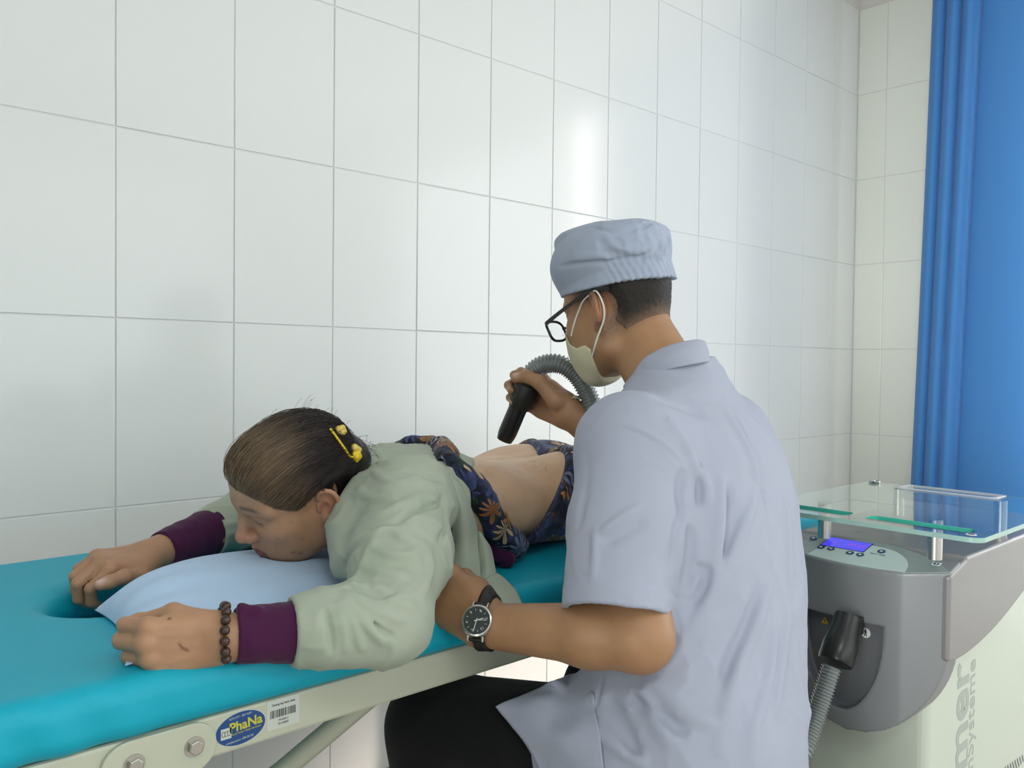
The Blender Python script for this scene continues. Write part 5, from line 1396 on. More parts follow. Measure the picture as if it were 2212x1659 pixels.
for _ in range(14):
    d = np.minimum(evalc(WF, top)-0.0012, evalc(SF, top)-0.001)
    top[:, 2] -= np.clip(-d, 0, 0.01)
top[:, 2] = np.maximum(top[:, 2], BED_Z+0.0035)
G3 = top.reshape(n, n, 3)
for _ in range(2): G3[1:-1, 1:-1, 2] = np.minimum(G3[1:-1, 1:-1, 2], (G3[2:, 1:-1, 2]+G3[:-2, 1:-1, 2]+G3[1:-1, 2:, 2]+G3[1:-1, :-2, 2])/4+0.0008)
top = G3.reshape(-1, 3); bot = top.copy(); bot[:, 2] = BED_Z+0.0012+0.0012*(1-prof.ravel())
edge = (np.abs(Ug) == 1) | (np.abs(Vg) == 1)
i = np.arange(n-1)[:, None]*n; j = np.arange(n-1)[None]
Qp = np.stack([i+j, i+n+j, i+n+j+1, i+j+1], -1).reshape(-1, 4)
ring = np.r_[np.arange(n-1), np.arange(n-1)*n+n-1, n*n-1-np.arange(n-1), np.arange(n-1, 0, -1)*n]; nx_ = np.roll(ring, -1); N0 = n*n
Qp = np.vstack([Qp, Qp[:, ::-1]+N0, np.stack([ring, nx_, nx_+N0, ring+N0], 1)])
pil = from_arrays('pillow', np.vstack([top, bot]), Qp, M_PILLOW)
tag(pil, 'light blue cotton pillow on the teal bed under the woman\'s chin', 'pillow')

# ================================================================ seated therapist in white
M_SKIN2 = skin_mat('tanned_skin')
man = empty('person', (1.0, 0.64, 0))
tag(man, 'seated person in white short-sleeved coat, cap, glasses and mask holding the hose nozzle', 'person')
HM = Hd((1.095, 0.922, 1.150), (-0.10, 0.955, -0.28), (-0.10, 0.256, 0.96), 0.94)
LAT = nrm((0.975, 0.12, 0)); TFW = np.array([-LAT[1], LAT[0], 0])
MF = Field()
MF.limb([(0.985, 0.645, 0.56), (1.03, 0.70, 0.72), (1.08, 0.765, 0.90), (1.085, 0.785, 0.965)], [0.085, 0.080, 0.082, 0.055], 0.04, n=LAT, sq=1.25)
MF.limb([(1.088, 0.795, 1.00), HM(-0.022, 0, -0.045)], [0.060, 0.056], 0.035)
MF.limb([(1.088, 0.785, 1.01), (0.96, 0.765, 0.955)], [0.032, 0.036], 0.02); MF.limb([(1.088, 0.785, 1.01), (1.24, 0.80, 0.96)], [0.032, 0.036], 0.02)
head_sdf(MF, HM, False)
EM = ear(MF, HM, 1); ear(MF, HM, -1)
# near (left) arm
A_sh, A_el, A_wr = at(1362, 960, 1.175), at(1382, 1378, 1.045), at(1052, 1352, 1.125)
MF.limb([A_sh, A_el], [0.046, 0.040], 0.02)
MF.limb([A_el, along(A_el, A_wr, 0.3), A_wr], [0.0375, 0.0390, 0.0285], 0.02)
lx = nrm((-0.17, 0.90, 0.40)); lz = np.array([-0.78, -0.30, 0.40]); lz = nrm(lz-lx*np.dot(lx, lz)); ly = np.cross(lx, lz)
thumbA = [A_wr+lx*0.050+ly*0.030-lz*0.020, A_wr+lx*0.085+ly*0.030-lz*0.032, A_wr+lx*0.11+ly*0.020-lz*0.040]
tipsA, _, GA = hand_sdf(MF, A_wr, lx, ly, lz, 1.0, [(55, 60, 30), (58, 60, 30), (60, 60, 30), (60, 60, 30)], (3, 1, -1, -4), thumbA)
# far (right) arm, hand round the nozzle
B_sh, B_el, B_wr = np.array([1.235, 0.805, 0.950]), np.array([1.225, 0.93, 0.850]), at(1232, 893, 1.515)
MF.limb([B_sh, B_el], [0.044, 0.040], 0.02); MF.limb([B_el, along(B_el, B_wr, 0.3), B_wr], [0.041, 0.040, 0.0275], 0.02)
NOZ_T, NOZ_B = at(1142, 828, 1.535), at(1092, 945, 1.555)
bx3 = nrm(-0.62*CR+0.62*CF+0.42*CU); bz3 = 0.72*CR+0.66*CF+0.10*CU; bz3 = nrm(bz3-bx3*np.dot(bx3, bz3)); by3 = np.cross(bz3, bx3)
thumbB = [at(1200, 866, 1.498), at(1166, 826, 1.500), at(1138, 813, 1.508), at(1114, 816, 1.512)]
tipsB, _, GB = hand_sdf(MF, B_wr, bx3, by3, bz3, 0.98, [(42, 66, 40), (46, 66, 40), (48, 66, 40), (48, 66, 40)], (4, 1, -2, -6), thumbB, tr=(0.0150, 0.0128, 0.0112, 0.0090))
# legs
KL, KR = at(952, 1568, 1.27), np.array([1.17, 1.00, 0.475])
MF.limb([(0.915, 0.66, 0.545), KL], [0.066, 0.058], 0.03); MF.limb([KL, KL+np.array([0.0, 0.03, -0.43])], [0.055, 0.038], 0.02)
MF.limb([(1.04, 0.69, 0.535), KR], [0.062, 0.055], 0.03); MF.limb([KR, KR+np.array([0.02, -0.02, -0.385])], [0.055, 0.038], 0.02)
head_lo, head_hi = HM.c-0.125, HM.c+0.125
ha = np.array([A_wr, A_wr+lx*0.10, A_el]); hbx = np.array([B_wr, B_wr+bx3*0.12, NOZ_T, thumbB[-1]])
V, Q = multi_mesh(MF, (0.64, 0.50, 0.05), (1.36, 1.22, 1.32), 0.0056,
                  [(head_lo, head_hi, 0.0022), (ha.min(0)-0.065, ha.max(0)+0.065, 0.0026), (hbx.min(0)-0.05, hbx.max(0)+0.05, 0.0024)])
MTAN = (0.36, 0.195, 0.100)
def paint_man(V):
    c = np.tile(np.array(MTAN, f32), (len(V), 1))
    l = HM.loc(V); inh = (np.abs(l) < 0.15).all(1); x, y, z = l.T
    el = np.linalg.norm(V-EM(-0.004, 0.004, 0.008), axis=1)
    c = blend(c, (0.52, 0.215, 0.125), 0.75*gauss(el, 0.026)*(y > 0.05))
    hair = inh*np.clip((0.012-x+0.5*np.clip(z, 0, .1))/0.016, 0, 1)*np.clip((z+0.045+0.30*np.clip(x+0.07, -.1, .1))/0.045, 0, 1)*(np.abs(y) < 0.2)
    hair = hair*np.clip(1.25-gauss(el, 0.030)*1.6*(y > 0), 0, 1)
    c = blend(c, (0.022, 0.018, 0.015), np.clip(hair*(1.05+0.25*vnoise(V, 300, 3)), 0, 1)*0.94)
    tmp = inh*gauss(x-0.030, 0.020)*np.clip((z-0.012)/0.02, 0, 1)*(np.abs(y) > 0.03)
    c = blend(c, (0.03, 0.024, 0.02), 0.75*np.clip(tmp, 0, 1))
    brow = inh*gauss(z-0.0405, 0.0042)*np.clip((np.abs(y)-0.010)/0.006, 0, 1)*np.clip((0.055-np.abs(y))/0.012, 0, 1)*(x > 0.05)
    c = blend(c, (0.02, 0.017, 0.015), 0.9*brow)
    jaw = inh*np.clip((-0.055-z)/0.03, 0, 1)*(x > 0.02); c = blend(c, (0.27, 0.16, 0.10), 0.35*jaw)
    for p, n in tipsA+tipsB: c = blend(c, (0.62, 0.40, 0.31), gauss(np.linalg.norm(V-p, axis=1), 0.005)*0.8)
    c = blend(c, (0.66, 0.43, 0.34), gauss(np.linalg.norm(V-(thumbB[-1]+CU*0.006-CF*0.005), axis=1), 0.0075)*1.1)
    kn = np.linalg.norm(V-GB(0.03, 0.02, 0.0), axis=1); c = blend(c, (0.58, 0.33, 0.21), 0.6*gauss(kn, 0.06))
    return c
body_m = from_arrays('body', V, Q, M_SKIN2, man, col=paint_man(V))
# ---------------------------------------------------------------- black trousers, shoes
M_BLACK = cloth_mat('black_trousers', (0.006, 0.006, 0.007), 0.9, 1200)
TF = Field()
TF.limb([(0.975, 0.660, 0.55), (1.01, 0.695, 0.66)], [0.098, 0.090], 0.04, n=LAT, sq=1.2)
TF.limb([(0.905, 0.65, 0.545), KL], [0.086, 0.076], 0.03); TF.limb([KL, KL+np.array([0.0, 0.03, -0.41])], [0.074, 0.060], 0.03)
TF.limb([(1.06, 0.68, 0.535), KR], [0.080, 0.074], 0.03); TF.limb([KR, KR+np.array([0.02, -0.02, -0.37])], [0.072, 0.060], 0.03)
TF.d(lambda P: crumple(P, 0.004, 11, 2))
V, Q = mesh_sdf(TF, (0.64, 0.46, 0.055), (1.34, 1.16, 0.80), 0.007)
from_arrays('black_trousers', V, Q, M_BLACK, man)
for k_, off in ((KL, (0.0, 0.03, -0.43)), (KR, (0.02, -0.02, -0.385))):
    p = k_+np.array(off); FF = Field(); FF.u(Cone((p[0], p[1]-0.04, 0.045), (p[0]-0.01, p[1]+0.13, 0.036), 0.042, 0.036), 0); FF.u(Cone(p, (p[0], p[1], 0.05), 0.04, 0.042), 0.02)
    FF.i(Fn(lambda P: (0.003-P[:, 2]).astype(f32)), 0.003); FF.i(Fn(lambda P: (P[:, 2]-0.10).astype(f32)), 0.003)
    V, Q = mesh_sdf(FF, (p[0]-0.08, p[1]-0.12, -0.01), (p[0]+0.08, p[1]+0.2, 0.12), 0.005); from_arrays('shoe', V, Q, M_RUBBER, man)
# ---------------------------------------------------------------- coat
M_COAT = cloth_mat('white_coat_cotton', (0.35, 0.375, 0.47), 0.8, 1700, None, 0.14)
secs = np.array([  # z, cx, cy, lateral half, depth half
    (0.40, 0.945, 0.655, 0.172, 0.140), (0.45, 0.955, 0.66, 0.171, 0.138), (0.55, 0.975, 0.668, 0.170, 0.130), (0.65, 1.018, 0.694, 0.183, 0.127), (0.75, 1.053, 0.720, 0.193, 0.124), (0.85, 1.070, 0.745, 0.202, 0.122),
    (0.93, 1.079, 0.766, 0.200, 0.110), (0.975, 1.084, 0.780, 0.178, 0.094), (1.01, 1.087, 0.789, 0.130, 0.078), (1.045, 1.089, 0.796, 0.080, 0.066), (1.075, 1.090, 0.806, 0.062, 0.058)])
def _coat(P):
    z = np.clip(P[:, 2], secs[0, 0], secs[-1, 0]); g = lambda k: np.interp(z, secs[:, 0], secs[:, k])
    dx = P[:, 0]-g(1); dy = P[:, 1]-g(2); a, b = g(3), g(4)
    u = np.abs(dx*LAT[0]+dy*LAT[1])/a; v = np.abs(-dx*LAT[1]+dy*LAT[0])/b
    k0 = (u**2.3+v**2.3)**(1/2.3); d = (k0-1)*np.minimum(a, b)*0.9
    ex = np.abs(P[:, 2]-z)
    return np.where(ex > 0, np.sqrt(np.maximum(d, 0)**2+ex**2), d).astype(f32)
CT = Field(); CT.u(Fn(_coat, (1.03, 0.72, 0.74), 0.42), 0)
hemL = at(1331, 1322, 1.058); axL = nrm(hemL-A_sh)
hn = nrm(axL+np.array([0, 0, -0.25]))
SL = Field(); SL.limb([A_sh+np.array([0.035, 0.012, -0.004]), A_sh, along(A_sh, hemL, 0.5), hemL+axL*0.06], [0.066, 0.0655, 0.0665, 0.0660], 0.035)
SL.i(Fn(lambda P: ((P-hemL.astype(f32))@hn.astype(f32))), 0.002)
CT.u(Fn(SL, (A_sh+hemL)/2, 0.30), 0.030)
hemR = along(B_sh, B_el, 0.55)
CT.limb([B_sh-np.array([0.03, 0, 0]), B_sh, hemR], [0.052, 0.052, 0.053], 0.045)
CT.u(Cone((0.915, 0.645, 0.565), along(np.array([0.905, 0.63, 0.555]), KL, 0.36), 0.104, 0.092), 0.05)     # skirt over the near thigh
CT.u(Cone((1.02, 0.70, 0.53), along(np.array([1.03, 0.70, 0.52]), KR, 0.40), 0.088, 0.085), 0.05)
C0 = Field(); C0.ops = list(CT.ops)
cf = [([(1489, 984), (1520, 1045), (1526, 1095)], .008, .006), ([(1502, 990), (1512, 1040), (1508, 1100)], .007, -.004), ([(1556, 1020), (1554, 1128), (1547, 1211), (1536, 1290)], .0085, .0085),
      ([(1575, 1040), (1568, 1130), (1560, 1200)], .009, -.004), ([(1633, 1050), (1614, 1117), (1580, 1200), (1542, 1277), (1503, 1349), (1414, 1454)], .008, .0075), ([(1600, 1090), (1570, 1170), (1538, 1240), (1490, 1320)], .008, -.004),
      ([(1664, 1238), (1636, 1338), (1603, 1416), (1575, 1515), (1547, 1640)], .009, .008), ([(1640, 1250), (1612, 1350), (1580, 1420), (1552, 1500)], .009, -.004), ([(1672, 1350), (1662, 1450), (1632, 1560), (1612, 1655)], .008, .006),
      ([(1437, 905), (1470, 945), (1494, 990)], .008, .005), ([(1475, 1012), (1466, 1067), (1472, 1116), (1460, 1155), (1450, 1240)], .007, -.010), ([(1490, 1130), (1490, 1200), (1482, 1280)], .009, -.004),
      ([(1281, 912), (1370, 922), (1437, 960), (1478, 1002)], .0035, .0022), ([(1525, 792), (1592, 900), (1636, 1006), (1661, 1155), (1666, 1294), (1660, 1460), (1655, 1560)], .003, .0020),
      ([(1500, 1224), (1538, 1236)], .006, -.004), ([(1388, 1460), (1440, 1500), (1500, 1545), (1560, 1570)], .010, .006), ([(1360, 1500), (1420, 1545), (1490, 1590)], .010, -.005), ([(1370, 1440), (1400, 1520), (1460, 1620)], .011, .005),
      ([(1243, 1445), (1254, 1543), (1272, 1640)], .0035, .0045), ([(1306, 1454), (1292, 1510), (1270, 1560)], .0025, -.0022), ([(1270, 1560), (1330, 1610), (1400, 1655)], .008, .006), ([(1310, 1500), (1350, 1580), (1380, 1650)], .010, -.005),
      ([(1290, 1155), (1330, 1125), (1390, 1085)], .005, .0026), ([(1300, 1175), (1350, 1150), (1400, 1120)], .007, -.003), ([(1240, 1040), (1285, 1130), (1282, 1270)], .006, .0022), ([(1260, 960), (1262, 1060), (1250, 1150)], .007, -.002),
      ([(1560, 880), (1610, 960), (1640, 1060)], .010, .004), ([(1690, 1060), (1702, 1180), (1706, 1300)], .008, .004), ([(1700, 1300), (1690, 1420), (1672, 1560)], .008, .005), ([(1400, 860), (1460, 880), (1520, 900)], .009, -.002)]
for pix, w, a in cf: fold(CT, pix, w*0.85, a*2.3, base=C0)
CT.d(lambda P: crumple(P*np.array([1.0, 1.0, 0.6], f32), 0.0045, 11, 21)+crumple(P, 0.0010, 30, 9))
# sleeve hems cut square and hollow, neck opening
def near(P, c, r): return np.linalg.norm(P-np.asarray(c, f32), axis=1) < r
CT.s(Cone(hemL-axL*0.010, hemL+axL*0.06, 0.0600, 0.0610), 0.002)
nR = nrm(hemR-B_sh); CT.i(Fn(lambda P: np.where(near(P, hemR, 0.085), (P-hemR.astype(f32))@nR.astype(f32), -9).astype(f32)), 0.002)
CT.s(Cone((1.090, 0.800, 1.02), HM(-0.022, 0, -0.02), 0.064, 0.068), 0.006)
CT.i(Fn(lambda P: ((0.405-P[:, 2])).astype(f32)), 0.004)
# sewn hem band of the sleeve
CT.d(lambda P: np.where(near(P, hemL, 0.12), -0.0012/(1+np.exp(np.clip(-((P-hemL.astype(f32))@hn.astype(f32)+0.026)/0.0008, -30, 30))), 0).astype(f32))
V, Q = mesh_sdf(CT, (0.70, 0.48, 0.39), (1.36, 1.00, 1.10), 0.0036)
coat = from_arrays('white_coat', V, Q, M_COAT, man)
# collar
def cl(rows): return [[at(x, y, d) for x, y, d in r] for r in rows]
up_ = [(1352, 830, 1.345), (1366, 812, 1.325), (1393, 776, 1.292), (1431, 753, 1.276), (1477, 740, 1.272), (1506, 735, 1.285), (1521, 738, 1.305)]
mid = [(1349, 835, 1.335), (1372, 822, 1.308), (1404, 792, 1.276), (1444, 772, 1.258), (1484, 760, 1.256), (1515, 756, 1.270), (1528, 758, 1.295)]
low = [(1347, 839, 1.340), (1379, 827, 1.300), (1418, 806, 1.270), (1458, 795, 1.254), (1494, 788, 1.252), (1522, 783, 1.268), (1532, 782, 1.295)]
sheet('collar', cl([up_, mid, low]), M_COAT, coat, nu=40, nv=14, th=0.0022, ripple=0.0009)
# coat skirt falling forward over the thigh, with its turned-up corner
T2 = Field(); T2.ops = list(TF.ops)
def onleg(x, y, off): 
    q = trace(T2, x, y)
    if q is None: q = at(x, y, 1.16)
    return q-off*nrm(ray(x, y))+np.array([0, 0, off*0.3])
sk = [[(1070, 1534, .016), (1085, 1550, .012), (1108, 1580, .012), (1140, 1625, .012), (1168, 1680, .012)], [(1112, 1514, .014), (1135, 1535, .022), (1160, 1575, .020), (1185, 1620, .020), (1205, 1680, .02)],
      [(1160, 1492, .012), (1185, 1515, .022), (1205, 1560, .016), (1225, 1612, .026), (1240, 1680, .026)], [(1210, 1470, .012), (1230, 1500, .02), (1248, 1550, .024), (1262, 1605, .03), (1275, 1680, .03)], [(1262, 1452, .012), (1275, 1490, .022), (1285, 1545, .026), (1295, 1600, .03), (1305, 1680, .03)]]
sheet('coat_skirt', [[onleg(*p) for p in r] for r in sk], M_COAT, coat, nu=30, nv=30, th=0.0018, ripple=0.0022, seed=3)
# ---------------------------------------------------------------- cap
CP = Field()
def _cap_m(P):
    l = HM.loc(P); x, y, z = l.T
    tilt = z-0.22*x*0.25
    zz = np.clip((z-0.060)/0.085, 0, 1)
    a = 0.1065+0.010*np.sin(np.pi*np.clip(zz*1.05, 0, 1))-0.012*zz**4; b = 0.0860+0.013*np.sin(np.pi*np.clip(zz*1.05, 0, 1))-0.010*zz**4
    q = np.sqrt(((x+0.008)/a)**2+(y/b)**2); side = (q-1)*0.085
    dome = 0.149+0.014*(1-np.clip(q, 0, 1)**2)+0.17*x
    d = np.maximum(side, (z-dome)*0.9)
    h = np.maximum(0.016-np.abs(side-(z-dome)*0.9), 0)/0.016; d = d+h*h*0.016*0.25
    bot = (0.042+0.16*np.clip(x, -0.12, 0.12))-z
    return (np.maximum(d, bot)*HM.s).astype(f32)
CP.u(Fn(_cap_m, HM(0, 0, 0.1), 0.17), 0)
CP0 = Field(); CP0.ops = list(CP.ops)
capf = [([(1205, 575), (1260, 568), (1345, 560), (1390, 552)], .003, -.0035), ([(1240, 545), (1285, 510), (1320, 505)], .006, .0045), ([(1290, 530), (1330, 520), (1350, 545)], .005, -.0045), ([(1300, 515), (1340, 535), (1385, 540), (1420, 520)], .006, .005),
        ([(1215, 500), (1270, 490), (1320, 500), (1370, 495), (1420, 480)], .004, -.004), ([(1395, 500), (1410, 540), (1395, 560)], .004, .004), ([(1425, 490), (1430, 530), (1422, 565)], .004, .004), ([(1370, 505), (1392, 478), (1412, 474)], .004, .003),
        ([(1230, 560), (1290, 552), (1330, 565)], .005, .003), ([(1440, 500), (1446, 545), (1440, 575)], .004, -.003), ([(1380, 520), (1388, 555), (1380, 580)], .003, -.003)]
for pix, w, a in capf: fold(CP, pix, w, a*1.5, base=CP0)
def _gather(P):                                     # elastic gathers at the back of the band
    l = HM.loc(P); th = np.arctan2(l[:, 1], -(l[:, 0]+0.008)); w = np.clip((1.25-np.abs(th))/0.2, 0, 1)*np.clip((0.088-l[:, 2])/0.02, 0, 1)
    return (-0.0022*np.abs(np.sin(th*26+1.5*np.sin(l[:, 2]*60)))*w+0.002*w).astype(f32)
CP.d(_gather)
CP.d(lambda P: crumple(P, 0.0022, 22, 13))
V, Q = mesh_sdf(CP, HM.c-0.16, HM.c+np.array([0.16, 0.16, 0.20]), 0.0028)
M_CAP = cloth_mat('cap_cotton', (0.35, 0.40, 0.51), 0.8, 1700, None, 0.14)
from_arrays('cap', V, Q, M_CAP, man)
# cropped hair below the cap
HS = Field()
def _crop(P):
    l = HM.loc(P); x, y, z = l.T
    reg = np.maximum.reduce([x-(-0.012-0.6*np.clip(-z-0.0, 0, .1)+0.4*np.clip(z-0.03, 0, .1)), -(z+0.036+0.25*(x+0.07)), z-0.085])
    e = np.linalg.norm(P-EM(-0.004, 0.004, 0.006).astype(f32), axis=1); reg = np.maximum(reg*HM.s, 0.032-e)
    d = MF(P, (P.min(0), P.max(0)))-0.0040*np.clip(-reg/0.018, 0.0, 1)-0.0003
    return np.maximum.reduce([d, reg]).astype(f32)
HS.u(Fn(_crop, HM.c, 0.2), 0); HS.d(lambda P: (-0.0007*vnoise(P, 380, 2)).astype(f32))
V, Q = mesh_sdf(HS, HM.c-0.13, HM.c+0.13, 0.0024)
M_CROP = hair_mat('cropped_hair', 0.6); add_bump(M_CROP, 1500, 0.6, 0.001)
l = HM.loc(V); edge_d = np.maximum.reduce([l[:, 0]-(-0.012-0.6*np.clip(-l[:, 2], 0, .1)+0.4*np.clip(l[:, 2]-0.03, 0, .1)), -(l[:, 2]+0.036+0.25*(l[:, 0]+0.07))])
fade = np.clip((edge_d+0.026)/0.026+0.12*vnoise(V, 260, 4), 0, 1)[:, None]**1.6
from_arrays('hair', V, Q, M_CROP, man, col=np.array([0.017, 0.014, 0.012])*(1-fade)+np.array([0.17, 0.10, 0.06])*fade)
# ---------------------------------------------------------------- face mask with ear loops
M_MASK = cloth_mat('cream_mask', (0.60, 0.57, 0.40), 0.8, 2000, None, 0.1)
poly = np.array([(0.150, 0.006), (0.106, 0.010), (0.092, -0.014), (0.083, -0.034), (0.066, -0.046), (0.044, -0.046), (0.032, -0.058), (0.040, -0.085), (0.052, -0.105), (0.060, -0.122), (0.075, -0.150), (0.150, -0.150)])
def poly_sd(x, z):
    d = np.full(len(x), 9., f32); s = np.ones(len(x), f32); n = len(poly)
    for i in range(n):
        a = poly[i]; b = poly[(i+1) % n]; e = b-a
        wx, wz = x-a[0], z-a[1]; h = np.clip((wx*e[0]+wz*e[1])/(e@e), 0, 1); d = np.minimum(d, np.sqrt((wx-e[0]*h)**2+(wz-e[1]*h)**2))
        c1 = z >= a[1]; c2 = z < b[1]; c3 = e[0]*wz > e[1]*wx
        s = np.where((c1 & c2 & c3) | (~c1 & ~c2 & ~c3), -s, s)
    return s*d
MK = Field()
MK.u(Fn(inside(MF, 0.0035), HM.c, 0.2), 0); MK.u(HM.ell((0.082, 0, -0.048), (0.036, 0.046, 0.060)), 0.02)
def _mreg(P):
    l = HM.loc(P); return (poly_sd(l[:, 0], l[:, 2])*HM.s).astype(f32)
MK.i(Fn(_mreg), 0.002)
V, Q = mesh_sdf(MK, HM.c-0.15, HM.c+0.16, 0.0024)
mask = from_arrays('face_mask', V, Q, M_MASK, man)
M_LOOP = mat('white_elastic', (0.72, 0.74, 0.68), 0.6)
def skinpt(px, py, off=0.001):
    q = trace(MF, px, py); return at(px, py, 1.36) if q is None else q-nrm(ray(px, py))*off
E1 = EM(-0.013, 0.026, 0.006); 
loop = [skinpt(*p) for p in ((1234, 725), (1240, 700), (1250, 672), (1260, 650))]+[EM(0.006, 0.032, 0.010), EM(-0.008, 0.034, 0.008)]+[EM(-0.021, 0.018, 0.006), EM(-0.022, 0.0, 0.003), EM(-0.016, -0.018, 0.003)]+[skinpt(*p) for p in ((1291, 728), (1284, 752), (1278, 775))]
tube('ear_loop', spline(loop, 60), 0.0016, M_LOOP, mask, 8)
# ---------------------------------------------------------------- glasses
M_FRAMEB = mat('black_acetate', (0.010, 0.010, 0.011), 0.25); M_LENS = mat('spectacle_lens', (0.97, 0.98, 0.98), 0.0, Transmission_Weight=1.0, IOR=1.08)
gl = empty('glasses', (0, 0, 0)); gl.parent = man; gl.matrix_parent_inverse = world_of(man).inverted()
GT = 0.30
def Gp(x, y, z): return HM(x, y, z)
def rim_pts(s, n=40):
    P = []
    for t in np.linspace(0, 2*math.pi, n, endpoint=False):
        cx, sz = math.cos(t), math.sin(t); ex = 2/3.2
        yy = 0.036+0.0265*np.sign(cx)*abs(cx)**ex; zz = 0.0025+0.0195*np.sign(sz)*abs(sz)**ex
        P.append(Gp(0.124-0.9*(yy-0.03)**2*6+0.18*(zz-0.0025), s*yy, zz))
    return np.array(P)
for s in (1, -1):
    R_ = rim_pts(s); Rc = np.vstack([R_, R_[:2]])
    V_, Q_ = tube_arrays(Rc, 0.0023, 8, caps=False); from_arrays('rim', V_, Q_, M_FRAMEB, gl)
    bm = bmesh.new(); A_ = [bm.verts.new(p+HM.f*0.0007) for p in R_]; B_ = [bm.verts.new(p-HM.f*0.0007) for p in R_]
    bm.faces.new(A_); bm.faces.new(B_[::-1])
    for i in range(len(A_)): bm.faces.new((A_[i], B_[i], B_[(i+1) % len(A_)], A_[(i+1) % len(A_)]))
    bmesh.ops.recalc_face_normals(bm, faces=bm.faces[:]); from_bm('lens', bm, M_LENS, gl)
    tp = [Gp(0.1175, s*0.0645, 0.013), Gp(0.110, s*0.0720, 0.015), Gp(0.060, s*0.0775, 0.026), Gp(0.010, s*0.0800, 0.036), Gp(-0.012, s*0.0800, 0.036), Gp(-0.040, s*0.0785, 0.028)]
    T_ = spline(tp, 24); bm = bmesh.new(); prev = None
    for i, p in enumerate(T_):
        w = np.interp(i, [0, 3, 12, 17, 23], [0.0048, 0.0036, 0.0026, 0.0028, 0.0036]); q = [bm.verts.new(p+HM.u*w*a+HM.l*0.0012*b) for a, b in ((1, 1), (1, -1), (-1, -1), (-1, 1))]
        if prev:
            for j in range(4): bm.faces.new((prev[j], prev[(j+1) % 4], q[(j+1) % 4], q[j]))
        else: bm.faces.new(q[::-1])
        prev = q
    bm.faces.new(prev); bmesh.ops.recalc_face_normals(bm, faces=bm.faces[:]); from_bm('temple', bm, M_FRAMEB, gl)
tube('bridge', spline([Gp(0.1235, 0.0105, 0.006), Gp(0.1275, 0, 0.009), Gp(0.1235, -0.0105, 0.006)], 10), 0.0021, M_FRAMEB, gl, 8)
# ---------------------------------------------------------------- wrist watch
M_LEATHER = mat('black_leather', (0.012, 0.011, 0.012), 0.45); add_bump(M_LEATHER, 500, 0.3, 0.0006, 2, 'voronoi')
M_CASE = mat('polished_steel', (0.72, 0.72, 0.70), 0.12, 1.0); M_DIAL = mat('grey_black_dial', (0.028, 0.036, 0.036), 0.3); M_LUME = mat('dial_print', (0.62, 0.68, 0.62), 0.4)
M_CRYS = mat('watch_crystal', (1, 1, 1), 0.0, Transmission_Weight=1.0, IOR=1.05)
wt = empty('wrist_watch', (0, 0, 0)); wt.parent = man; wt.matrix_parent_inverse = world_of(man).inverted()
q = trace(MF, 1033, 1343); g = grad(MF, q[None].astype(f32))[0]; wn = nrm(nrm(g)*0.6+nrm(CAM-q)*0.4+np.array([0, 0, 0.10]))
wax = nrm(A_wr-A_el); wx = nrm(wax-wn*np.dot(wax, wn)); wy = np.cross(wn, wx)         # wx along the arm, wy round the wrist
wc = q+wn*0.0005
def wl(name, prof, m, o=0.0): return lathe(name, prof, m, wt, wc+wn*o, wn, 48)
wl('case', [(0.0190, -0.002), (0.0205, 0.0), (0.0212, 0.003), (0.0212, 0.006), (0.0200, 0.0085), (0.0182, 0.0092), (0.0180, 0.0078), (0.0001, 0.0078)], M_CASE)
wl('dial', [(0.0178, 0.0), (0.0178, 0.0003)], M_DIAL, 0.0078)
def dial_pt(a, r, z=0.0083): return wc+wn*z+r*(wx*math.cos(a)+wy*math.sin(a))
a12 = math.radians(135)
for i, s in enumerate(('12', '2', '4', '6', '8', '10')):
    a = a12-i*math.pi/3; c = dial_pt(a, 0.0130); ydir = nrm(dial_pt(a12, 1)-dial_pt(a12, 0)); xdir = np.cross(ydir, wn)
    text_mesh('numeral', s, 0.0052, c, xdir, ydir, M_LUME, wt, 0.00005)
    a -= math.pi/6; t0, t1 = dial_pt(a, 0.0122), dial_pt(a, 0.0150); V_, Q_ = tube_arrays(np.array([t0, t1]), 0.0003, 4); from_arrays('hour_mark', V_, Q_, M_LUME, wt)
for a, ln_, r in ((math.radians(82), 0.0145, 0.0006), (math.radians(200), 0.0095, 0.0008), (math.radians(186), 0.0120, 0.0003)):
    V_, Q_ = tube_arrays(np.array([dial_pt(a+math.pi, 0.003, 0.0086), dial_pt(a, ln_, 0.0086)]), r, 6); from_arrays('watch_hand', V_, Q_, M_LUME, wt)
for s1 in (1, -1):
    for s2 in (1, -1):
        a = wc+wy*s1*0.0185+wx*s2*0.0098+wn*0.003; b = wc+wy*s1*0.0245+wx*s2*0.0098-wn*0.0005
        tube('lug', [a, b], [0.0019, 0.0016], M_CASE, wt, 8)
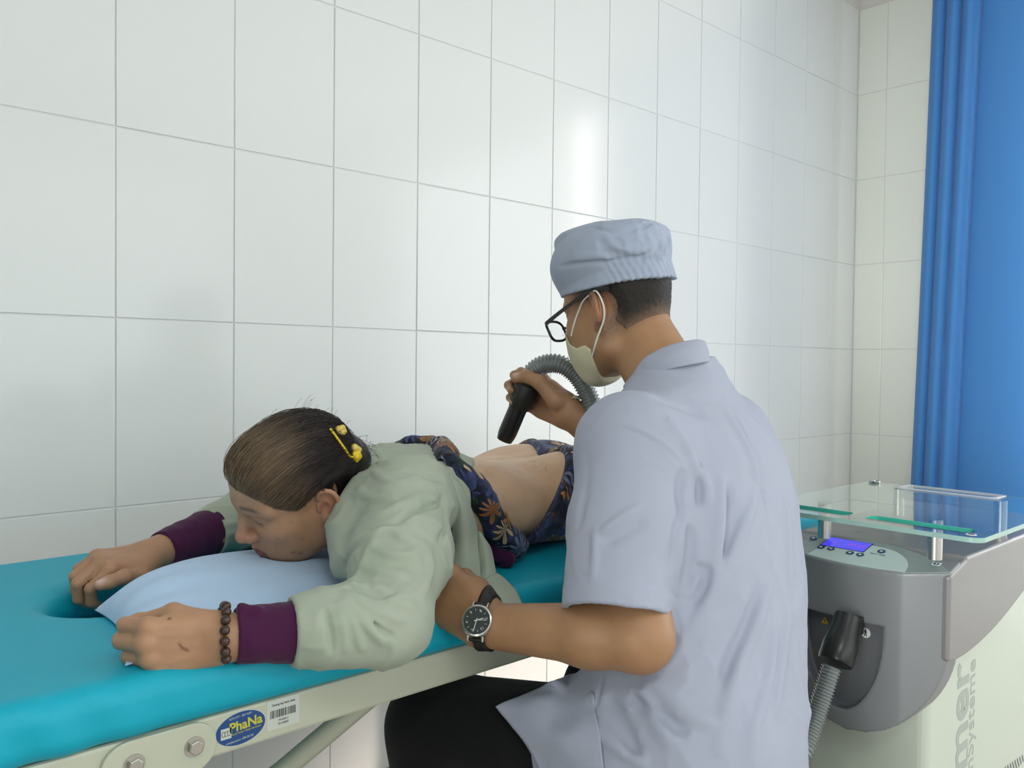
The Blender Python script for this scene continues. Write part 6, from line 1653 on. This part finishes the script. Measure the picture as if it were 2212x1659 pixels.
# strap: band hugging the wrist, open beneath the case
wcen = A_el+wax*np.dot(q-A_el, wax)
SVv = []; ths = np.linspace(0, 2*math.pi, 72, endpoint=False); ru = nrm(q-wcen); rv_ = np.cross(wax, ru)
Di = np.array([ru*math.cos(t)+rv_*math.sin(t) for t in ths for w in range(4)]); Ci = np.array([wcen+wx*w for t in ths for w in (-0.0088, -0.004, 0.004, 0.0088)])
Pi = Ci+Di*outward(MF, Ci, Di, 0.0006)[:, None]
Pi = Pi.reshape(72, 4, 3); Pi = (np.roll(Pi, 1, 0)+2*Pi+np.roll(Pi, -1, 0))/4; Pi = Pi.reshape(-1, 3)
Po = Pi+Di*0.0024; ii = np.arange(72); sel = [i for i in ii if 9 < i < 63]
Qs = []; N0 = len(Pi)
for i in sel:
    j = (i+1) % 72
    for k in range(3): Qs.append((N0+i*4+k, N0+j*4+k, N0+j*4+k+1, N0+i*4+k+1)); Qs.append((i*4+k, i*4+k+1, j*4+k+1, j*4+k))
    Qs.append((i*4, j*4, N0+j*4, N0+i*4)); Qs.append((i*4+3, N0+i*4+3, N0+j*4+3, j*4+3))
from_arrays('strap', np.vstack([Pi, Po]), np.array(Qs), M_LEATHER, wt)
for i0 in (10, 63):                                       # strap ends at the lugs
    c0 = (Po[i0*4+1]+Po[i0*4+2])/2; s1 = 1 if np.dot(c0-wc, wy) > 0 else -1
    c1 = wc+wy*s1*0.0215+wn*0.0012
    sheet('strap_end', [[c0+wx*w-Di[i0*4]*0.0006 for w in (-0.0088, 0, 0.0088)], [(c0+c1)/2+wx*w+nrm(c0+c1-2*wcen)*0.0012 for w in (-0.0088, 0, 0.0088)], [c1+wx*w for w in (-0.0088, 0, 0.0088)]], M_LEATHER, wt, nu=6, nv=8, th=0.0024)
# ---------------------------------------------------------------- stool he sits on
M_STOOL = mat('stool_vinyl', (0.03, 0.03, 0.035), 0.5)
stool = empty('stool', (1.0, 0.65, 0)); tag(stool, 'low round stool under the seated person in white, below the picture edge', 'stool')
lathe('seat', [(0.02, 0.40), (0.17, 0.40), (0.18, 0.415), (0.18, 0.432), (0.17, 0.442), (0.02, 0.445)], M_STOOL, stool, (0.99, 0.645, 0), (0, 0, 1), 40)
tube('column', [(0.99, 0.645, 0.41), (0.99, 0.645, 0.08)], 0.022, M_STEEL, stool, 16)
for k in range(5):
    a = k*2*math.pi/5+0.4; e = (0.99+0.24*math.cos(a), 0.645+0.24*math.sin(a)); o = tube('leg', [(0.99, 0.645, 0.09), (e[0], e[1], 0.06)], [0.018, 0.012], M_STEEL, stool, 10)
    tube('caster', [(e[0]-0.01*math.sin(a), e[1]+0.01*math.cos(a), 0.025), (e[0]+0.01*math.sin(a), e[1]-0.01*math.cos(a), 0.025)], 0.025, M_RUBBER, o, 16)

# ================================================================ hose with its hand nozzle
M_NOZ = mat('matt_black_plastic', (0.014, 0.015, 0.015), 0.42); M_NOZ2 = mat('satin_black_plastic', (0.010, 0.011, 0.012), 0.28)
M_HOSE = mat('grey_ribbed_hose', (0.19, 0.22, 0.22), 0.16, spec=0.8, Coat_Weight=0.6, Coat_Roughness=0.08)
M_HOSEC = mat('clear_grey_hose_skin', (0.42, 0.47, 0.47), 0.12, spec=0.8)
hose = empty('air_hose', tuple((NOZ_T+NOZ_B)/2))
tag(hose, 'ribbed grey air hose with black nozzle held over the woman\'s bare back', 'hose')
na_ = nrm(NOZ_B-NOZ_T); Ln = float(np.linalg.norm(NOZ_B-NOZ_T))
NF = Field()
prof_n = [(-0.004, 0.0165), (0.0, 0.0205), (0.010, 0.0235), (0.030, 0.0240), (0.038, 0.0215), (0.046, 0.0170), (Ln-0.004, 0.0150), (Ln, 0.0140)]
lathe('nozzle_grip', [(0.017, -0.010), (0.0215, -0.007), (0.0232, 0.004), (0.0240, 0.022), (0.0236, 0.030), (0.0215, 0.039), (0.0178, 0.050)], M_NOZ, hose, NOZ_T, na_, 40)
lathe('grip_ring', [(0.0222, -0.0005), (0.0238, 0.0005), (0.0238, 0.0035), (0.0230, 0.0045)], M_NOZ2, hose, NOZ_T, na_, 40)
lathe('nozzle_tip', [(0.0172, 0.047), (0.0170, 0.060), (0.0172, Ln-0.012), (0.0165, Ln-0.004), (0.0142, Ln+0.006), (0.0105, Ln+0.006), (0.0105, Ln-0.02)], M_NOZ2, hose, NOZ_T, na_, 40)
tn_ = lathe('tube_connector', [(0.0, 0), (0.01, 0)], M_NOZ, hose, NOZ_T, na_, 8) if False else None
pth = [NOZ_T-na_*0.004, at(1150, 803, 1.535), at(1176, 787, 1.525), at(1210, 787, 1.515), at(1244, 810, 1.51), at(1268, 848, 1.505), at(1284, 890, 1.50), at(1308, 955, 1.50), np.array([1.27, 0.925, 0.86]),
       np.array([1.34, 0.865, 0.74]), np.array([1.375, 0.835, 0.58]), np.array([1.39, 0.80, 0.42]), np.array([1.37, 0.72, 0.26]), np.array([1.31, 0.62, 0.20]), np.array([1.24, 0.585, 0.24]), at(1712, 1690, 1.43), at(1740, 1612, 1.46), at(1768, 1530, 1.485), at(1797, 1440, 1.497)]
P = resample(spline(pth, 400), 1700)
s_ = np.r_[0, np.cumsum(np.linalg.norm(np.diff(P, axis=0), axis=1))]
R0 = 0.0155; rr = R0+0.0023*np.clip(np.sin(s_*2*math.pi/0.0058), -0.35, 1)
V_, Q_ = tube_arrays(P, rr, 26, caps=False)
from_arrays('ribbed_tube', V_, Q_, M_HOSE, hose)
# black connector in the hose bay
c0, c1 = at(1831, 1338, 1.530), at(1804, 1432, 1.500); ca = nrm(c1-c0); Lc = float(np.linalg.norm(c1-c0))
lathe('connector', [(0.0235, -0.006), (0.0240, 0.0), (0.0245, 0.018), (0.0275, 0.034), (0.0300, 0.052), (0.0303, Lc-0.004), (0.0285, Lc), (0.018, Lc)], M_NOZ2, hose, c0, ca, 40)
bm = bmesh.new(); bm_box(bm, at(1852, 1350, 1.545), (0.006, 0.010, 0.016), None, 0.002); from_bm('latch', bm, M_NOZ, hose)
